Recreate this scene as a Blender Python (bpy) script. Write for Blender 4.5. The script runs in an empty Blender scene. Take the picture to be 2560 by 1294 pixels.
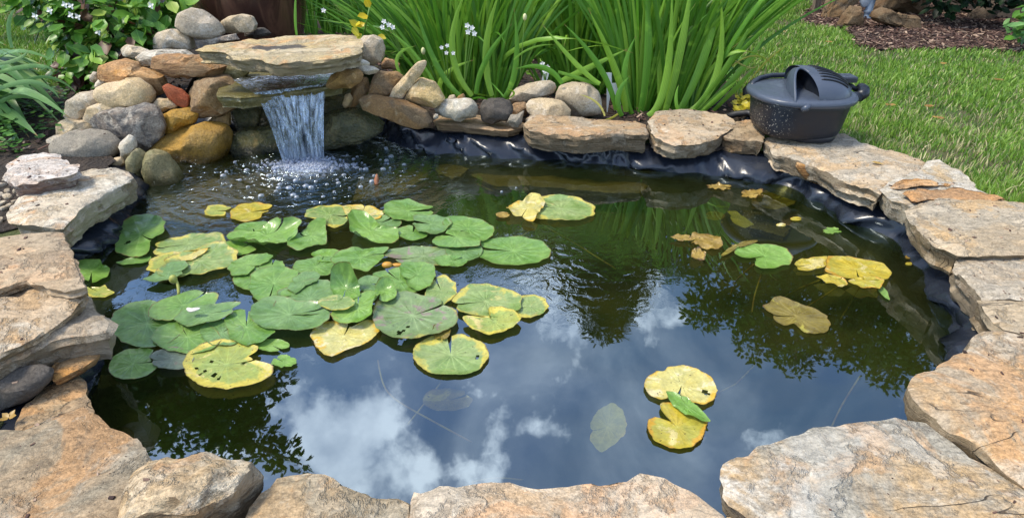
import bpy, math, random
from math import radians, sin, cos, pi, atan2, sqrt, exp
from mathutils import Vector, noise, Matrix
from mathutils.geometry import delaunay_2d_cdt
import numpy as np

# ------------------------------------------------------------------ camera, sky, sun, exposure
scene = bpy.context.scene
FPX, PITCH, CAMH = 1500.0, radians(30), 1.10
cam_data = bpy.data.cameras.new('camera'); cam = bpy.data.objects.new('camera', cam_data)
scene.collection.objects.link(cam); scene.camera = cam
cam.location = (0, 0, CAMH); cam.rotation_euler = (radians(90) - PITCH, 0, 0)
cam_data.sensor_width = 36.0; cam_data.lens = 36.0 * FPX / 2560.0
cam_data.clip_start = 0.02; cam_data.clip_end = 500
scene.view_settings.view_transform = 'Standard'; scene.view_settings.look = 'None'
scene.view_settings.gamma = 1.0; scene.view_settings.exposure = 0.92
scene.cycles.max_bounces = 8; scene.cycles.transparent_max_bounces = 16
scene.cycles.caustics_reflective = False; scene.cycles.caustics_refractive = False

C_, S_ = cos(PITCH), sin(PITCH)
def ray(x, y):
    a = (x - 1280) / FPX; b = (647 - y) / FPX
    return Vector((a, C_ + b * S_, -S_ + b * C_))
def P(x, y, z=0.0):
    d = ray(x, y); t = (z - CAMH) / d.z
    return Vector((0, 0, CAMH)) + d * t
def Q(x, y, Y):
    d = ray(x, y); return Vector((0, 0, CAMH)) + d * (Y / d.y)
def RF(x, y, Y):                       # a far point whose mirror image in the pond is seen at x, y
    d = ray(x, y); t = Y / d.y
    return Vector((d.x * t, Y, -d.z * t - CAMH))
def mpp(Y, z=0.1):                     # metres per photo pixel at a point
    return (Y * C_ + (CAMH - z) * S_) / FPX

SUN_EL, SUN_AZ = radians(58), radians(-98)     # azimuth from +Y towards +X
sdir = Vector((sin(SUN_AZ) * cos(SUN_EL), cos(SUN_AZ) * cos(SUN_EL), sin(SUN_EL)))
sl = bpy.data.lights.new('sun', 'SUN'); sl.energy = 2.3; sl.angle = radians(15); sl.color = (1.0, 0.91, 0.75)
so = bpy.data.objects.new('sun', sl); scene.collection.objects.link(so)
so.rotation_euler = sdir.to_track_quat('Z', 'Y').to_euler(); so.location = sdir * 30

world = bpy.data.worlds.new('World'); scene.world = world; world.use_nodes = True
def build_world():
    nt = world.node_tree; N = nt.nodes; L = nt.links; N.clear()
    out = N.new('ShaderNodeOutputWorld'); bg = N.new('ShaderNodeBackground'); bg.inputs[1].default_value = 0.15
    sky = N.new('ShaderNodeTexSky'); sky.sky_type = 'NISHITA'; sky.sun_disc = False
    sky.sun_elevation = SUN_EL; sky.sun_rotation = SUN_AZ; sky.air_density = 1.0; sky.dust_density = 0.4; sky.ozone_density = 3.0
    tc = N.new('ShaderNodeTexCoord')
    nz = N.new('ShaderNodeTexNoise'); nz.inputs['Scale'].default_value = 3.2; nz.inputs['Detail'].default_value = 7
    nz.inputs['Roughness'].default_value = 0.55; nz.inputs['Distortion'].default_value = 0.5
    L.new(tc.outputs['Generated'], nz.inputs['Vector'])
    total = None
    # cloud banks, given as the direction they stand in the sky
    for (x, y, r, a) in [(870,1080,125,1.0),(760,950,85,.85),(990,1180,95,.9),(720,850,80,.7),(1410,745,125,1.05),(1300,685,90,.9),
                      (1640,720,100,.75),(1660,880,60,.55),(1560,980,200,.22),(2150,1050,150,.22),(1150,1250,120,.4),(560,800,160,.6),(2000,1500,300,.6),(500,1700,400,.7)]:
        d = ray(x, y); d.z = -d.z; d.normalize()
        ang = math.atan(r / FPX)
        vm = N.new('ShaderNodeVectorMath'); vm.operation = 'DOT_PRODUCT'; vm.inputs[1].default_value = d
        nrm = N.new('ShaderNodeVectorMath'); nrm.operation = 'NORMALIZE'; L.new(tc.outputs['Generated'], nrm.inputs[0]); L.new(nrm.outputs[0], vm.inputs[0])
        mr = N.new('ShaderNodeMapRange'); mr.interpolation_type = 'SMOOTHSTEP'
        mr.inputs['From Min'].default_value = cos(ang * 1.5); mr.inputs['From Max'].default_value = 1.0
        mr.inputs['To Max'].default_value = a
        L.new(vm.outputs['Value'], mr.inputs['Value'])
        if total is None: total = mr.outputs[0]
        else:
            ad = N.new('ShaderNodeMath'); ad.operation = 'MAXIMUM'; L.new(total, ad.inputs[0]); L.new(mr.outputs[0], ad.inputs[1]); total = ad.outputs[0]
    # general cloud cover over the rest of the sky
    n2 = N.new('ShaderNodeTexNoise'); n2.inputs['Scale'].default_value = 6.5; n2.inputs['Detail'].default_value = 9; n2.inputs['Roughness'].default_value = 0.6
    L.new(tc.outputs['Generated'], n2.inputs['Vector'])
    m = N.new('ShaderNodeMath'); m.operation = 'MULTIPLY_ADD'; m.inputs[1].default_value = 4.2; m.inputs[2].default_value = -2.2
    L.new(n2.outputs['Fac'], m.inputs[0])
    a2 = N.new('ShaderNodeMath'); a2.operation = 'ADD'; L.new(total, a2.inputs[0]); L.new(m.outputs[0], a2.inputs[1])
    r1 = N.new('ShaderNodeMapRange'); r1.interpolation_type = 'SMOOTHSTEP'; r1.inputs['From Min'].default_value = 0.22; r1.inputs['From Max'].default_value = 0.95
    L.new(a2.outputs[0], r1.inputs['Value'])
    r2 = N.new('ShaderNodeMapRange'); r2.interpolation_type = 'SMOOTHSTEP'; r2.inputs['From Min'].default_value = 0.36; r2.inputs['From Max'].default_value = 0.72; r2.inputs['To Max'].default_value = 0.42
    L.new(nz.outputs['Fac'], r2.inputs['Value'])
    mx = N.new('ShaderNodeMath'); mx.operation = 'MAXIMUM'; L.new(r1.outputs[0], mx.inputs[0]); L.new(r2.outputs[0], mx.inputs[1])
    mix = N.new('ShaderNodeMix'); mix.data_type = 'RGBA'; L.new(mx.outputs[0], mix.inputs['Factor'])
    L.new(sky.outputs[0], mix.inputs['A'])
    cb = N.new('ShaderNodeMix'); cb.data_type = 'RGBA'; cb.inputs['A'].default_value = (6.4, 7.0, 8.2, 1); cb.inputs['B'].default_value = (10.6, 11.0, 11.8, 1)
    n3 = N.new('ShaderNodeTexNoise'); n3.inputs['Scale'].default_value = 13; n3.inputs['Detail'].default_value = 8; L.new(tc.outputs['Generated'], n3.inputs['Vector'])
    r3 = N.new('ShaderNodeMapRange'); r3.inputs['From Min'].default_value = .38; r3.inputs['From Max'].default_value = .62; L.new(n3.outputs['Fac'], r3.inputs['Value']); L.new(r3.outputs[0], cb.inputs['Factor'])
    L.new(cb.outputs['Result'], mix.inputs['B'])
    L.new(mix.outputs['Result'], bg.inputs[0]); L.new(bg.outputs[0], out.inputs[0])
build_world()

# ------------------------------------------------------------------ object helpers
def tag(o, label=None, cat=None, group=None, kind=None):
    if label: o['label'] = label
    if cat: o['category'] = cat
    if group: o['group'] = group
    if kind: o['kind'] = kind
    return o
def empty(name, loc, label=None, cat=None, group=None, rz=0.0):
    o = bpy.data.objects.new(name, None); scene.collection.objects.link(o); o.location = loc; o.rotation_euler.z = rz
    o.empty_display_size = 0.05
    return tag(o, label, cat, group)
class MB:
    def __init__(s): s.v = []; s.f = []; s.uv = None; s.t = None
    def add(s, verts, faces, uv=None, tint=None):
        b = len(s.v); s.v.extend(verts); s.f.extend([tuple(i + b for i in f) for f in faces])
        if uv is not None:
            if s.uv is None: s.uv = []
            s.uv.extend(uv)
        if tint is not None:
            if s.t is None: s.t = []
            s.t.extend(tint)
    def build(s, name, mat, parent=None, origin=(0, 0, 0), smooth=True, sharp=None):
        """vertices are in world space; the object's own origin is moved to origin"""
        o_ = Vector(origin)
        me = bpy.data.meshes.new(name)
        me.from_pydata([tuple(Vector(p) - o_) for p in s.v], [], s.f)
        me.polygons.foreach_set('use_smooth', [smooth] * len(me.polygons))
        if s.uv is not None:
            ul = me.uv_layers.new(name='UVMap'); li = np.empty(len(me.loops), dtype=np.int32); me.loops.foreach_get('vertex_index', li)
            ul.data.foreach_set('uv', np.array(s.uv, dtype=np.float32)[li].ravel())
        if s.t is not None:
            ca = me.color_attributes.new('tint', 'FLOAT_COLOR', 'POINT')
            ca.data.foreach_set('color', np.array([(t, t, t, 1) if not hasattr(t, '__len__') else (*t, 1) for t in s.t], dtype=np.float32).ravel())
        me.materials.append(mat); me.update()
        if sharp: me.set_sharp_from_angle(angle=radians(sharp))
        ob = bpy.data.objects.new(name, me); scene.collection.objects.link(ob)
        if parent is not None:
            ob.parent = parent
            w = Vector((0, 0, 0)); q = parent
            while q is not None: w += Vector(q.location); q = q.parent
            ob.location = o_ - w
        else: ob.location = o_
        return ob
def rnd(seed): return random.Random(seed)
def fract(p, seed=0.0, oct=4):
    return noise.fractal(Vector((p[0] + seed, p[1] + seed * 1.7, p[2] - seed)), 1.0, 2.0, oct)

def tube(mb, pts, r, n=8, cap=True, tint=None):
    pts = [Vector(p) for p in pts]; k = len(pts); rs = r if hasattr(r, '__len__') else [r] * k
    V = []; F = []; prev = None
    for i, p in enumerate(pts):
        t = (pts[min(i + 1, k - 1)] - pts[max(i - 1, 0)]).normalized()
        if prev is None:
            a = Vector((0, 0, 1)) if abs(t.z) < .9 else Vector((1, 0, 0)); u = t.cross(a).normalized()
        else: u = (prev - t * prev.dot(t)).normalized()
        prev = u; w = t.cross(u)
        for j in range(n):
            A = 2 * pi * j / n; V.append(p + (u * cos(A) + w * sin(A)) * rs[i])
    for i in range(k - 1):
        for j in range(n):
            a = i * n + j; b = i * n + (j + 1) % n; F.append((a, b, b + n, a + n))
    if cap: F.append(tuple(range(n - 1, -1, -1))); F.append(tuple(range((k - 1) * n, k * n)))
    mb.add(V, F, uv=[(j % n / n, i / k) for i in range(k) for j in range(n)] if mb.uv is not None or not mb.v else None, tint=[tint] * len(V) if tint is not None else None)
def bez(a, b, c, n=10):
    a, b, c = Vector(a), Vector(b), Vector(c)
    return [a * (1 - t) ** 2 + b * 2 * t * (1 - t) + c * t * t for t in [i / n for i in range(n + 1)]]

# ------------------------------------------------------------------ material helpers
class M:
    def __init__(s, name):
        s.m = bpy.data.materials.new(name); s.m.use_nodes = True; s.nt = s.m.node_tree; s.N = s.nt.nodes; s.L = s.nt.links
        s.b = s.N['Principled BSDF']; s.out = s.N['Material Output']
    def n(s, t, **kw):
        x = s.N.new(t)
        for k, v in kw.items():
            if k.startswith('i_'):
                key = k[2:].replace('_', ' '); x.inputs[key].default_value = v
            else: setattr(x, k, v)
        return x
    def l(s, a, b): s.L.new(a, b)
    def val(s, inp, v):
        if hasattr(v, 'is_linked') or hasattr(v, 'links'): s.l(v, inp)
        else: inp.default_value = v
    def math(s, op, a, b=None, c=None, clamp=False):
        x = s.N.new('ShaderNodeMath'); x.operation = op; x.use_clamp = clamp
        s.val(x.inputs[0], a)
        if b is not None: s.val(x.inputs[1], b)
        if c is not None: s.val(x.inputs[2], c)
        return x.outputs[0]
    def mr(s, v, a, b, c=0.0, d=1.0, smooth=True):
        x = s.N.new('ShaderNodeMapRange'); x.interpolation_type = 'SMOOTHSTEP' if smooth else 'LINEAR'
        s.val(x.inputs['Value'], v); x.inputs['From Min'].default_value = a; x.inputs['From Max'].default_value = b
        x.inputs['To Min'].default_value = c; x.inputs['To Max'].default_value = d
        return x.outputs[0]
    def mix(s, f, a, b, mode='MIX'):
        x = s.N.new('ShaderNodeMix'); x.data_type = 'RGBA'; x.blend_type = mode
        s.val(x.inputs['Factor'], f)
        for k, v in (('A', a), ('B', b)):
            i = [q for q in x.inputs if q.name == k and q.type == 'RGBA'][0]
            if isinstance(v, tuple): i.default_value = (*v[:3], 1)
            else: s.l(v, i)
        return [q for q in x.outputs if q.type == 'RGBA'][0]
    def noise(s, vec, scale, detail=4, rough=.55, dist=0.0):
        x = s.N.new('ShaderNodeTexNoise'); x.inputs['Scale'].default_value = scale; x.inputs['Detail'].default_value = detail
        x.inputs['Roughness'].default_value = rough; x.inputs['Distortion'].default_value = dist
        if vec is not None: s.l(vec, x.inputs['Vector'])
        return x.outputs['Fac']
    def coords(s, shift=True, kind='Object', scale=(1, 1, 1)):
        tc = s.N.new('ShaderNodeTexCoord'); o = tc.outputs[kind]
        if shift:
            oi = s.N.new('ShaderNodeObjectInfo'); sc = s.math('MULTIPLY', oi.outputs['Random'], 43.0)
            cb = s.N.new('ShaderNodeCombineXYZ')
            for i in range(3): s.l(sc, cb.inputs[i])
            ad = s.N.new('ShaderNodeVectorMath'); ad.operation = 'ADD'; s.l(o, ad.inputs[0]); s.l(cb.outputs[0], ad.inputs[1]); o = ad.outputs[0]
        if scale != (1, 1, 1):
            mu = s.N.new('ShaderNodeVectorMath'); mu.operation = 'MULTIPLY'; s.l(o, mu.inputs[0]); mu.inputs[1].default_value = scale; o = mu.outputs[0]
        return o
    def rand(s): return s.N.new('ShaderNodeObjectInfo').outputs['Random']
    def bump(s, h, strength=.5, dist=.01, prev=None):
        x = s.N.new('ShaderNodeBump'); x.inputs['Strength'].default_value = strength; x.inputs['Distance'].default_value = dist
        s.l(h, x.inputs['Height'])
        if prev is not None: s.l(prev, x.inputs['Normal'])
        return x.outputs[0]
    def set(s, **kw):
        for k, v in kw.items():
            s.val(s.b.inputs[k.replace('_', ' ')], (*v, 1) if isinstance(v, tuple) and len(v) == 3 else v)
        return s

def stone_mat(name, base, alt, light, dark, sc=6.0, light_t=.6, rough=.85, side=None, crack=False, bump=1.0, light_amt=.8, spec=.3, grain=1.0, stain=None, accent=(.52, .295, .14)):
    m = M(name); v = m.coords()
    n1 = m.noise(v, sc * .48, 6, .66, .7); n2 = m.noise(v, sc * 2.0, 7, .7, .1); n3 = m.noise(v, sc * 9, 4, .7); n4 = m.noise(v, 150, 3, .7)
    sh = m.coords(scale=(1, 1, 1)); n5 = m.noise(v, sc * 1.05, 7, .7, 1.0)
    col = m.mix(m.mr(n1, .43, .57), base, alt)
    if crack:
        na = m.noise(v, sc * .8, 7, .68, .9); na2 = m.noise(v, sc * .62, 7, .7, .4)
        col = m.mix(m.mr(na, .52, .60, 0, .65), col, accent); col = m.mix(m.mr(na2, .54, .62, 0, .5), col, tuple(q * .72 for q in alt))
    col = m.mix(m.math('MULTIPLY', m.mr(n5, light_t - .06, light_t + .08), light_amt), col, light)
    col = m.mix(m.math('MULTIPLY', m.mr(n2, .56, .70), .42), col, dark)
    # fine flecks and grain
    col = m.mix(m.math('MULTIPLY', m.mr(n3, .58, .68), .4 * grain), col, dark)
    col = m.mix(m.mr(n3, .42, .30, 0, .35), col, light)
    g = m.mr(n4, .3, .7, .66, 1.28, False); g = m.math('MULTIPLY', g, m.mr(m.noise(v, 45, 4, .7), .3, .7, .82, 1.16, False))
    col = m.mix(1.0, col, g, 'MULTIPLY')
    h = m.math('ADD', m.math('MULTIPLY', n2, .8), m.math('ADD', m.math('MULTIPLY', n3, .7), m.math('MULTIPLY', n4, .22)))
    if side is not None:      # the broken edge is greyer bedded stone, with some shade painted into its colour
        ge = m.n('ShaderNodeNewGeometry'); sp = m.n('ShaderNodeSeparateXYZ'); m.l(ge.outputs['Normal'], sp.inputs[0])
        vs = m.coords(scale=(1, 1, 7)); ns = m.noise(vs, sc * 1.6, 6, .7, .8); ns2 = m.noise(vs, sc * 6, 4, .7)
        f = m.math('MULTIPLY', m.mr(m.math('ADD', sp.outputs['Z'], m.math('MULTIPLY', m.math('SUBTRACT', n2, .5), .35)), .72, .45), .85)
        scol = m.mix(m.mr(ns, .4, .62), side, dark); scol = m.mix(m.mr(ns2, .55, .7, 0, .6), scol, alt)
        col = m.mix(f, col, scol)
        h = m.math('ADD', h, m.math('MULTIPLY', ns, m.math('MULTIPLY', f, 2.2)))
    if crack:
        vc = m.coords(scale=(1, 3.4, 2)); nc = m.noise(vc, 1.1, 4, .5, .1); nm = m.noise(v, 2.7, 2)
        w = m.math('ABSOLUTE', m.math('SUBTRACT', nc, .5))
        ck = m.math('MULTIPLY', m.mr(w, .0022, .0006), m.mr(nm, .60, .66))
        # thin flaked layers: the surface steps down across broad soft contours
        tn = m.noise(v, 3.2, 8, .7, .2); st = m.mr(tn, .52, .56)
        vd = m.coords(scale=(1, 2.2, 1)); fl = m.noise(vd, 26, 5, .7, .6)
        h = m.math('ADD', h, m.math('ADD', m.math('MULTIPLY', st, 1.1), m.math('MULTIPLY', m.mr(fl, .45, .7), .45)))
        h = m.math('SUBTRACT', h, m.math('MULTIPLY', ck, 2.5))
        col = m.mix(m.math('MULTIPLY', ck, .85), col, (.04, .028, .02))
        col = m.mix(m.math('MULTIPLY', st, .30), col, light)
        col = m.mix(m.mr(fl, .62, .74, 0, .22), col, dark)
    if stain:
        ge2 = m.n('ShaderNodeNewGeometry'); mp = m.n('ShaderNodeVectorMath', operation='SUBTRACT'); m.l(ge2.outputs['Position'], mp.inputs[0]); mp.inputs[1].default_value = stain[0]
        ms = m.n('ShaderNodeVectorMath', operation='DIVIDE'); m.l(mp.outputs[0], ms.inputs[0]); ms.inputs[1].default_value = stain[1]
        ln = m.n('ShaderNodeVectorMath', operation='LENGTH'); m.l(ms.outputs[0], ln.inputs[0])
        e = m.math('ADD', ln.outputs['Value'], m.math('MULTIPLY', m.math('SUBTRACT', n5, .5), 2.2))
        col = m.mix(m.mr(e, 1.05, .8, 0, .88), col, (.045, .045, .05))
    hs = m.n('ShaderNodeHueSaturation'); m.l(col, hs.inputs['Color'])
    m.l(m.mr(m.rand(), 0, 1, .90, 1.18, False), hs.inputs['Value']); r2 = m.math('FRACT', m.math('MULTIPLY', m.rand(), 7.31))
    m.l(m.mr(r2, 0, 1, 0.96, 1.14, False), hs.inputs['Saturation'])
    # damp, darker foot where the stone meets the pond
    gz = m.n('ShaderNodeNewGeometry'); sz = m.n('ShaderNodeSeparateXYZ'); m.l(gz.outputs['Position'], sz.inputs[0])
    damp = m.mr(m.math('ADD', sz.outputs['Z'], m.math('MULTIPLY', m.math('SUBTRACT', n1, .5), .10)), .055, .015)
    colr = m.mix(damp, hs.outputs[0], m.mix(1.0, hs.outputs[0], (.42, .42, .34), 'MULTIPLY'))
    m.set(Base_Color=colr, Roughness=m.math('MULTIPLY', m.mr(n2, .3, .7, rough - .12, rough + .1, False), m.mr(damp, 0, 1, 1, .45)), Normal=m.bump(h, .75 * bump, .012))
    m.b.inputs['Specular IOR Level'].default_value = spec
    return m.m

# sandstone flags and boulders
MT = {}
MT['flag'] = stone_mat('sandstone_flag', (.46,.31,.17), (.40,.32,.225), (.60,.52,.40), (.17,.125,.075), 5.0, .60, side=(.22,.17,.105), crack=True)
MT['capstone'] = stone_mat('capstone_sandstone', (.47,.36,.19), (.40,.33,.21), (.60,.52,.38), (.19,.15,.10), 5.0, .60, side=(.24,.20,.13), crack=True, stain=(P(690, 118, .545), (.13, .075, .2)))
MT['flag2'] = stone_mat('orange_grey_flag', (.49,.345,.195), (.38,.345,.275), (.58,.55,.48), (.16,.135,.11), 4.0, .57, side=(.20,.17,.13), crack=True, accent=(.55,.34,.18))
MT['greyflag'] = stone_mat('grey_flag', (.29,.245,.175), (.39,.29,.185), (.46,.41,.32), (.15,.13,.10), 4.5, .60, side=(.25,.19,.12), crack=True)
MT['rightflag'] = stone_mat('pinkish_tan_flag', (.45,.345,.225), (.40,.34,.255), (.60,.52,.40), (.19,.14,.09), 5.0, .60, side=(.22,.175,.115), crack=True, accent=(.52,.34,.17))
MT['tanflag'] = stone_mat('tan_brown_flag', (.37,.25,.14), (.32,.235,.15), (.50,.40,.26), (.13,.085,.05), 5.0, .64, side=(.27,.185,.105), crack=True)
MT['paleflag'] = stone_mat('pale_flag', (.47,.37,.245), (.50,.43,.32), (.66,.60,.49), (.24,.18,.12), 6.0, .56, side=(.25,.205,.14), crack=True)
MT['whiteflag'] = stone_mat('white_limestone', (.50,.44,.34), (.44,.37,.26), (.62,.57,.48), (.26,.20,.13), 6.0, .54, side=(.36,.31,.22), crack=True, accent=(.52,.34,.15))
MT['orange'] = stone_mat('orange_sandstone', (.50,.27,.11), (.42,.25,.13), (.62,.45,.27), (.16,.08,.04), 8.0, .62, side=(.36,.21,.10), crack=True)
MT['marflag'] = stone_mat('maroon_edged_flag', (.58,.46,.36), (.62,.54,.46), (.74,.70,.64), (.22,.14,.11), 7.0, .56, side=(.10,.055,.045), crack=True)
MT['cream'] = stone_mat('cream_boulder', (.50,.38,.225), (.53,.42,.28), (.64,.55,.42), (.24,.165,.10), 7.0, .58, bump=.9)
MT['pale'] = stone_mat('pale_boulder', (.44,.37,.275), (.47,.38,.26), (.60,.54,.44), (.19,.15,.11), 8.0, .57, bump=.9)
MT['grey'] = stone_mat('grey_boulder', (.235,.21,.17), (.27,.235,.18), (.35,.32,.26), (.13,.11,.09), 9.0, .66, bump=.7)
MT['lichen'] = stone_mat('lichen_boulder', (.31,.25,.195), (.155,.145,.135), (.54,.48,.39), (.06,.055,.055), 13.0, .52, bump=1.3)
MT['brown'] = stone_mat('brown_boulder', (.36,.23,.105), (.29,.195,.11), (.48,.37,.23), (.10,.065,.035), 9.0, .60, bump=1.1)
MT['golden'] = stone_mat('golden_boulder', (.40,.235,.055), (.30,.185,.055), (.50,.34,.14), (.10,.055,.02), 10.0, .62, bump=1.4, spec=.5, rough=.6)
MT['gold2'] = stone_mat('gold_block', (.50,.36,.17), (.43,.31,.17), (.64,.52,.34), (.17,.10,.05), 9.0, .58, bump=1.1)
MT['olive'] = stone_mat('mossy_boulder', (.30,.25,.13), (.22,.20,.10), (.46,.40,.27), (.08,.065,.035), 9.0, .62, bump=1.0, rough=.6)
MT['wet'] = stone_mat('wet_algae_stone', (.135,.12,.04), (.085,.09,.035), (.28,.21,.08), (.03,.025,.012), 10.0, .58, bump=1.8, spec=.8, rough=.25)
MT['wetlip'] = stone_mat('wet_spillway_stone', (.17,.14,.05), (.13,.115,.04), (.25,.21,.10), (.05,.042,.018), 9.0, .60, bump=.9, spec=.8, rough=.22)
MT['red'] = stone_mat('brick_red_stone', (.40,.085,.025), (.33,.085,.03), (.46,.18,.09), (.14,.035,.02), 16.0, .68, bump=.8)
MT['dark'] = stone_mat('dark_slate', (.10,.085,.07), (.075,.065,.055), (.20,.17,.14), (.03,.025,.02), 9.0, .66, bump=.8)
MT['rust'] = stone_mat('rust_brown_stone', (.30,.18,.085), (.22,.155,.095), (.44,.33,.20), (.065,.045,.03), 9.0, .60, bump=1.1)
MT['darkbrown'] = stone_mat('weathered_brown_rock', (.14,.085,.045), (.19,.13,.075), (.30,.23,.15), (.04,.025,.015), 9.0, .60, bump=1.6)
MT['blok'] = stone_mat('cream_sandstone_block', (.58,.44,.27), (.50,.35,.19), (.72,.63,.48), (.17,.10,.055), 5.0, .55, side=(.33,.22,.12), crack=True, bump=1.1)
MT['white'] = stone_mat('white_pebble', (.52,.47,.37), (.46,.40,.31), (.66,.62,.54), (.22,.18,.13), 12.0, .55, bump=.9)

# ------------------------------------------------------------------ stone builders
_ico = {}
def ico(n):
    if n not in _ico:
        import bmesh
        bm = bmesh.new(); bmesh.ops.create_icosphere(bm, subdivisions=n, radius=1.0)
        _ico[n] = ([v.co.copy() for v in bm.verts], [tuple(v.index for v in f.verts) for f in bm.faces]); bm.free()
    return _ico[n]
def radial(poly, nA=180):
    """outline (list of 2-tuples) -> centre, radius by angle"""
    A = 0; cx = cy = 0; n = len(poly)
    for i in range(n):
        x0, y0 = poly[i]; x1, y1 = poly[(i + 1) % n]; c = x0 * y1 - x1 * y0; A += c; cx += (x0 + x1) * c; cy += (y0 + y1) * c
    cx /= 3 * A; cy /= 3 * A
    R = []
    for k in range(nA):
        a = 2 * pi * k / nA; dx, dy = cos(a), sin(a); best = 0
        for i in range(n):
            x0, y0 = poly[i][0] - cx, poly[i][1] - cy; x1, y1 = poly[(i + 1) % n][0] - cx, poly[(i + 1) % n][1] - cy
            ex, ey = x1 - x0, y1 - y0; den = dx * ey - dy * ex
            if abs(den) < 1e-12: continue
            t = (x0 * ey - y0 * ex) / den; u = (x0 * dy - y0 * dx) / den
            if t > 0 and -1e-6 <= u <= 1 + 1e-6: best = max(best, t)
        R.append(best or 1e-3)
    R = [(R[k - 2] + 2 * R[k - 1] + 3 * R[k] + 2 * R[(k + 1) % nA] + R[(k + 2) % nA]) / 9 for k in range(nA)]
    return (cx, cy), R
_rs = [0]
def rock(name, label, outline, Y, mat, deep=.8, facets=5, rough=.05, group=None, cat='rock', box=.75, lvl=None, parent=None, seed=None, sharp=32, lim=(.74, .9)):
    """outline: the photo-pixel silhouette, standing at world distance Y; deep: depth / mean radius"""
    _rs[0] += 1; sd = seed if seed is not None else _rs[0] * 3.77; rg = rnd(int(sd * 100))
    w = [Q(x, y, Y) for x, y in outline]
    (cx, cz), R = radial([(p.x, p.z) for p in w]); mean = sum(R) / len(R); D = mean * deep
    if lvl is None: lvl = 5 if mean > .11 else (4 if mean > .035 else 3)
    V, F = ico(lvl); out = []
    planes = []
    for _ in range(facets):
        n = Vector((rg.uniform(-1, 1), -rg.uniform(.2, 1.0), rg.uniform(-.9, 1))).normalized()
        planes.append((n, rg.uniform(*lim)))
    for d in V:
        # box the unit shape a little so that the stone is blockier than an egg
        b = Vector([math.copysign(abs(c) ** box, c) for c in d]); b /= (abs(b.x) ** 2.6 + abs(b.y) ** 2.6 + abs(b.z) ** 2.6) ** (1 / 2.6)
        for n, lm in planes:
            k = b.dot(n)
            if k > lm: b = b - n * (k - lm) * .97
        rho = min(1.0, sqrt(b.x * b.x + b.z * b.z)); phi = atan2(b.z, b.x) % (2 * pi)
        f = phi / (2 * pi) * len(R); i = int(f) % len(R); f -= int(f); r = R[i] * (1 - f) + R[(i + 1) % len(R)] * f
        p = Vector((cos(phi) * rho * r, b.y * D, sin(phi) * rho * r))
        q = d * 1.3
        p += d * mean * (rough * 1.6 * fract(q, sd, 3) + rough * .55 * fract(q * 4, sd + 9, 3))
        out.append(Vector((cx, Y, cz)) + p)
    zmin = min(p.z for p in out)
    mb = MB(); mb.add(out, F)
    o = mb.build(name, MT[mat], parent, (cx, Y, zmin), sharp=sharp)
    if parent is None: tag(o, label, cat, group)
    return o

def block(name, label, pts, mat, group=None, rough=.010, cuts=5, cat='rock', sharp=30):
    """an angular stone: the hull of given corners (photo pixel at a level), worn by noise"""
    import bmesh
    bm = bmesh.new()
    for x, y, z in pts: bm.verts.new(P(x, y, z))
    r = bmesh.ops.convex_hull(bm, input=bm.verts); bmesh.ops.delete(bm, geom=[g for g in r['geom_interior'] if isinstance(g, bmesh.types.BMVert)], context='VERTS')
    for _ in range(cuts): bmesh.ops.subdivide_edges(bm, edges=[e for e in bm.edges if e.calc_length() > .012], cuts=1, use_grid_fill=True); bmesh.ops.triangulate(bm, faces=[f for f in bm.faces if len(f.verts) > 4])
    bmesh.ops.smooth_vert(bm, verts=bm.verts, factor=.5, use_axis_x=True, use_axis_y=True, use_axis_z=True)
    bm.normal_update(); _rs[0] += 1; sd = _rs[0] * 4.1
    new = [v.co + v.normal * (fract(v.co * 7, sd, 4) * rough * 1.6 + abs(noise.noise(v.co * 13 + Vector((sd, 0, 0)))) * -rough * 2.0 + fract(v.co * 40, sd, 3) * rough * .35) for v in bm.verts]
    bm.verts.index_update(); F = [tuple(v.index for v in f.verts) for f in bm.faces]; bm.free()
    c = sum(new, Vector((0, 0, 0))) / len(new); c.z = min(v.z for v in new); mb = MB(); mb.add(new, F)
    return tag(mb.build(name, MT[mat], None, c, sharp=sharp), label, cat, group)
def inpoly(x, y, poly):
    c = False; n = len(poly); j = n - 1
    for i in range(n):
        xi, yi = poly[i][0], poly[i][1]; xj, yj = poly[j][0], poly[j][1]
        if (yi > y) != (yj > y) and x < (xj - xi) * (y - yi) / (yj - yi) + xi: c = not c
        j = i
    return c
def refine(poly, step, amp, sd):
    out = []; n = len(poly)
    for i in range(n):
        a = Vector(poly[i]); b = Vector(poly[(i + 1) % n]); L = (b - a).length; k = max(1, int(L / step)); nr = Vector((b.y - a.y, a.x - b.x)).normalized() if L > 0 else Vector((0, 0))
        for j in range(k):
            t = j / k; p = a.lerp(b, t)
            o = fract((p.x * 7, p.y * 7, 0), sd, 4) * amp + fract((p.x * 30, p.y * 30, 3), sd, 3) * amp * .32
            out.append(p + nr * o)
    return out
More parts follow.
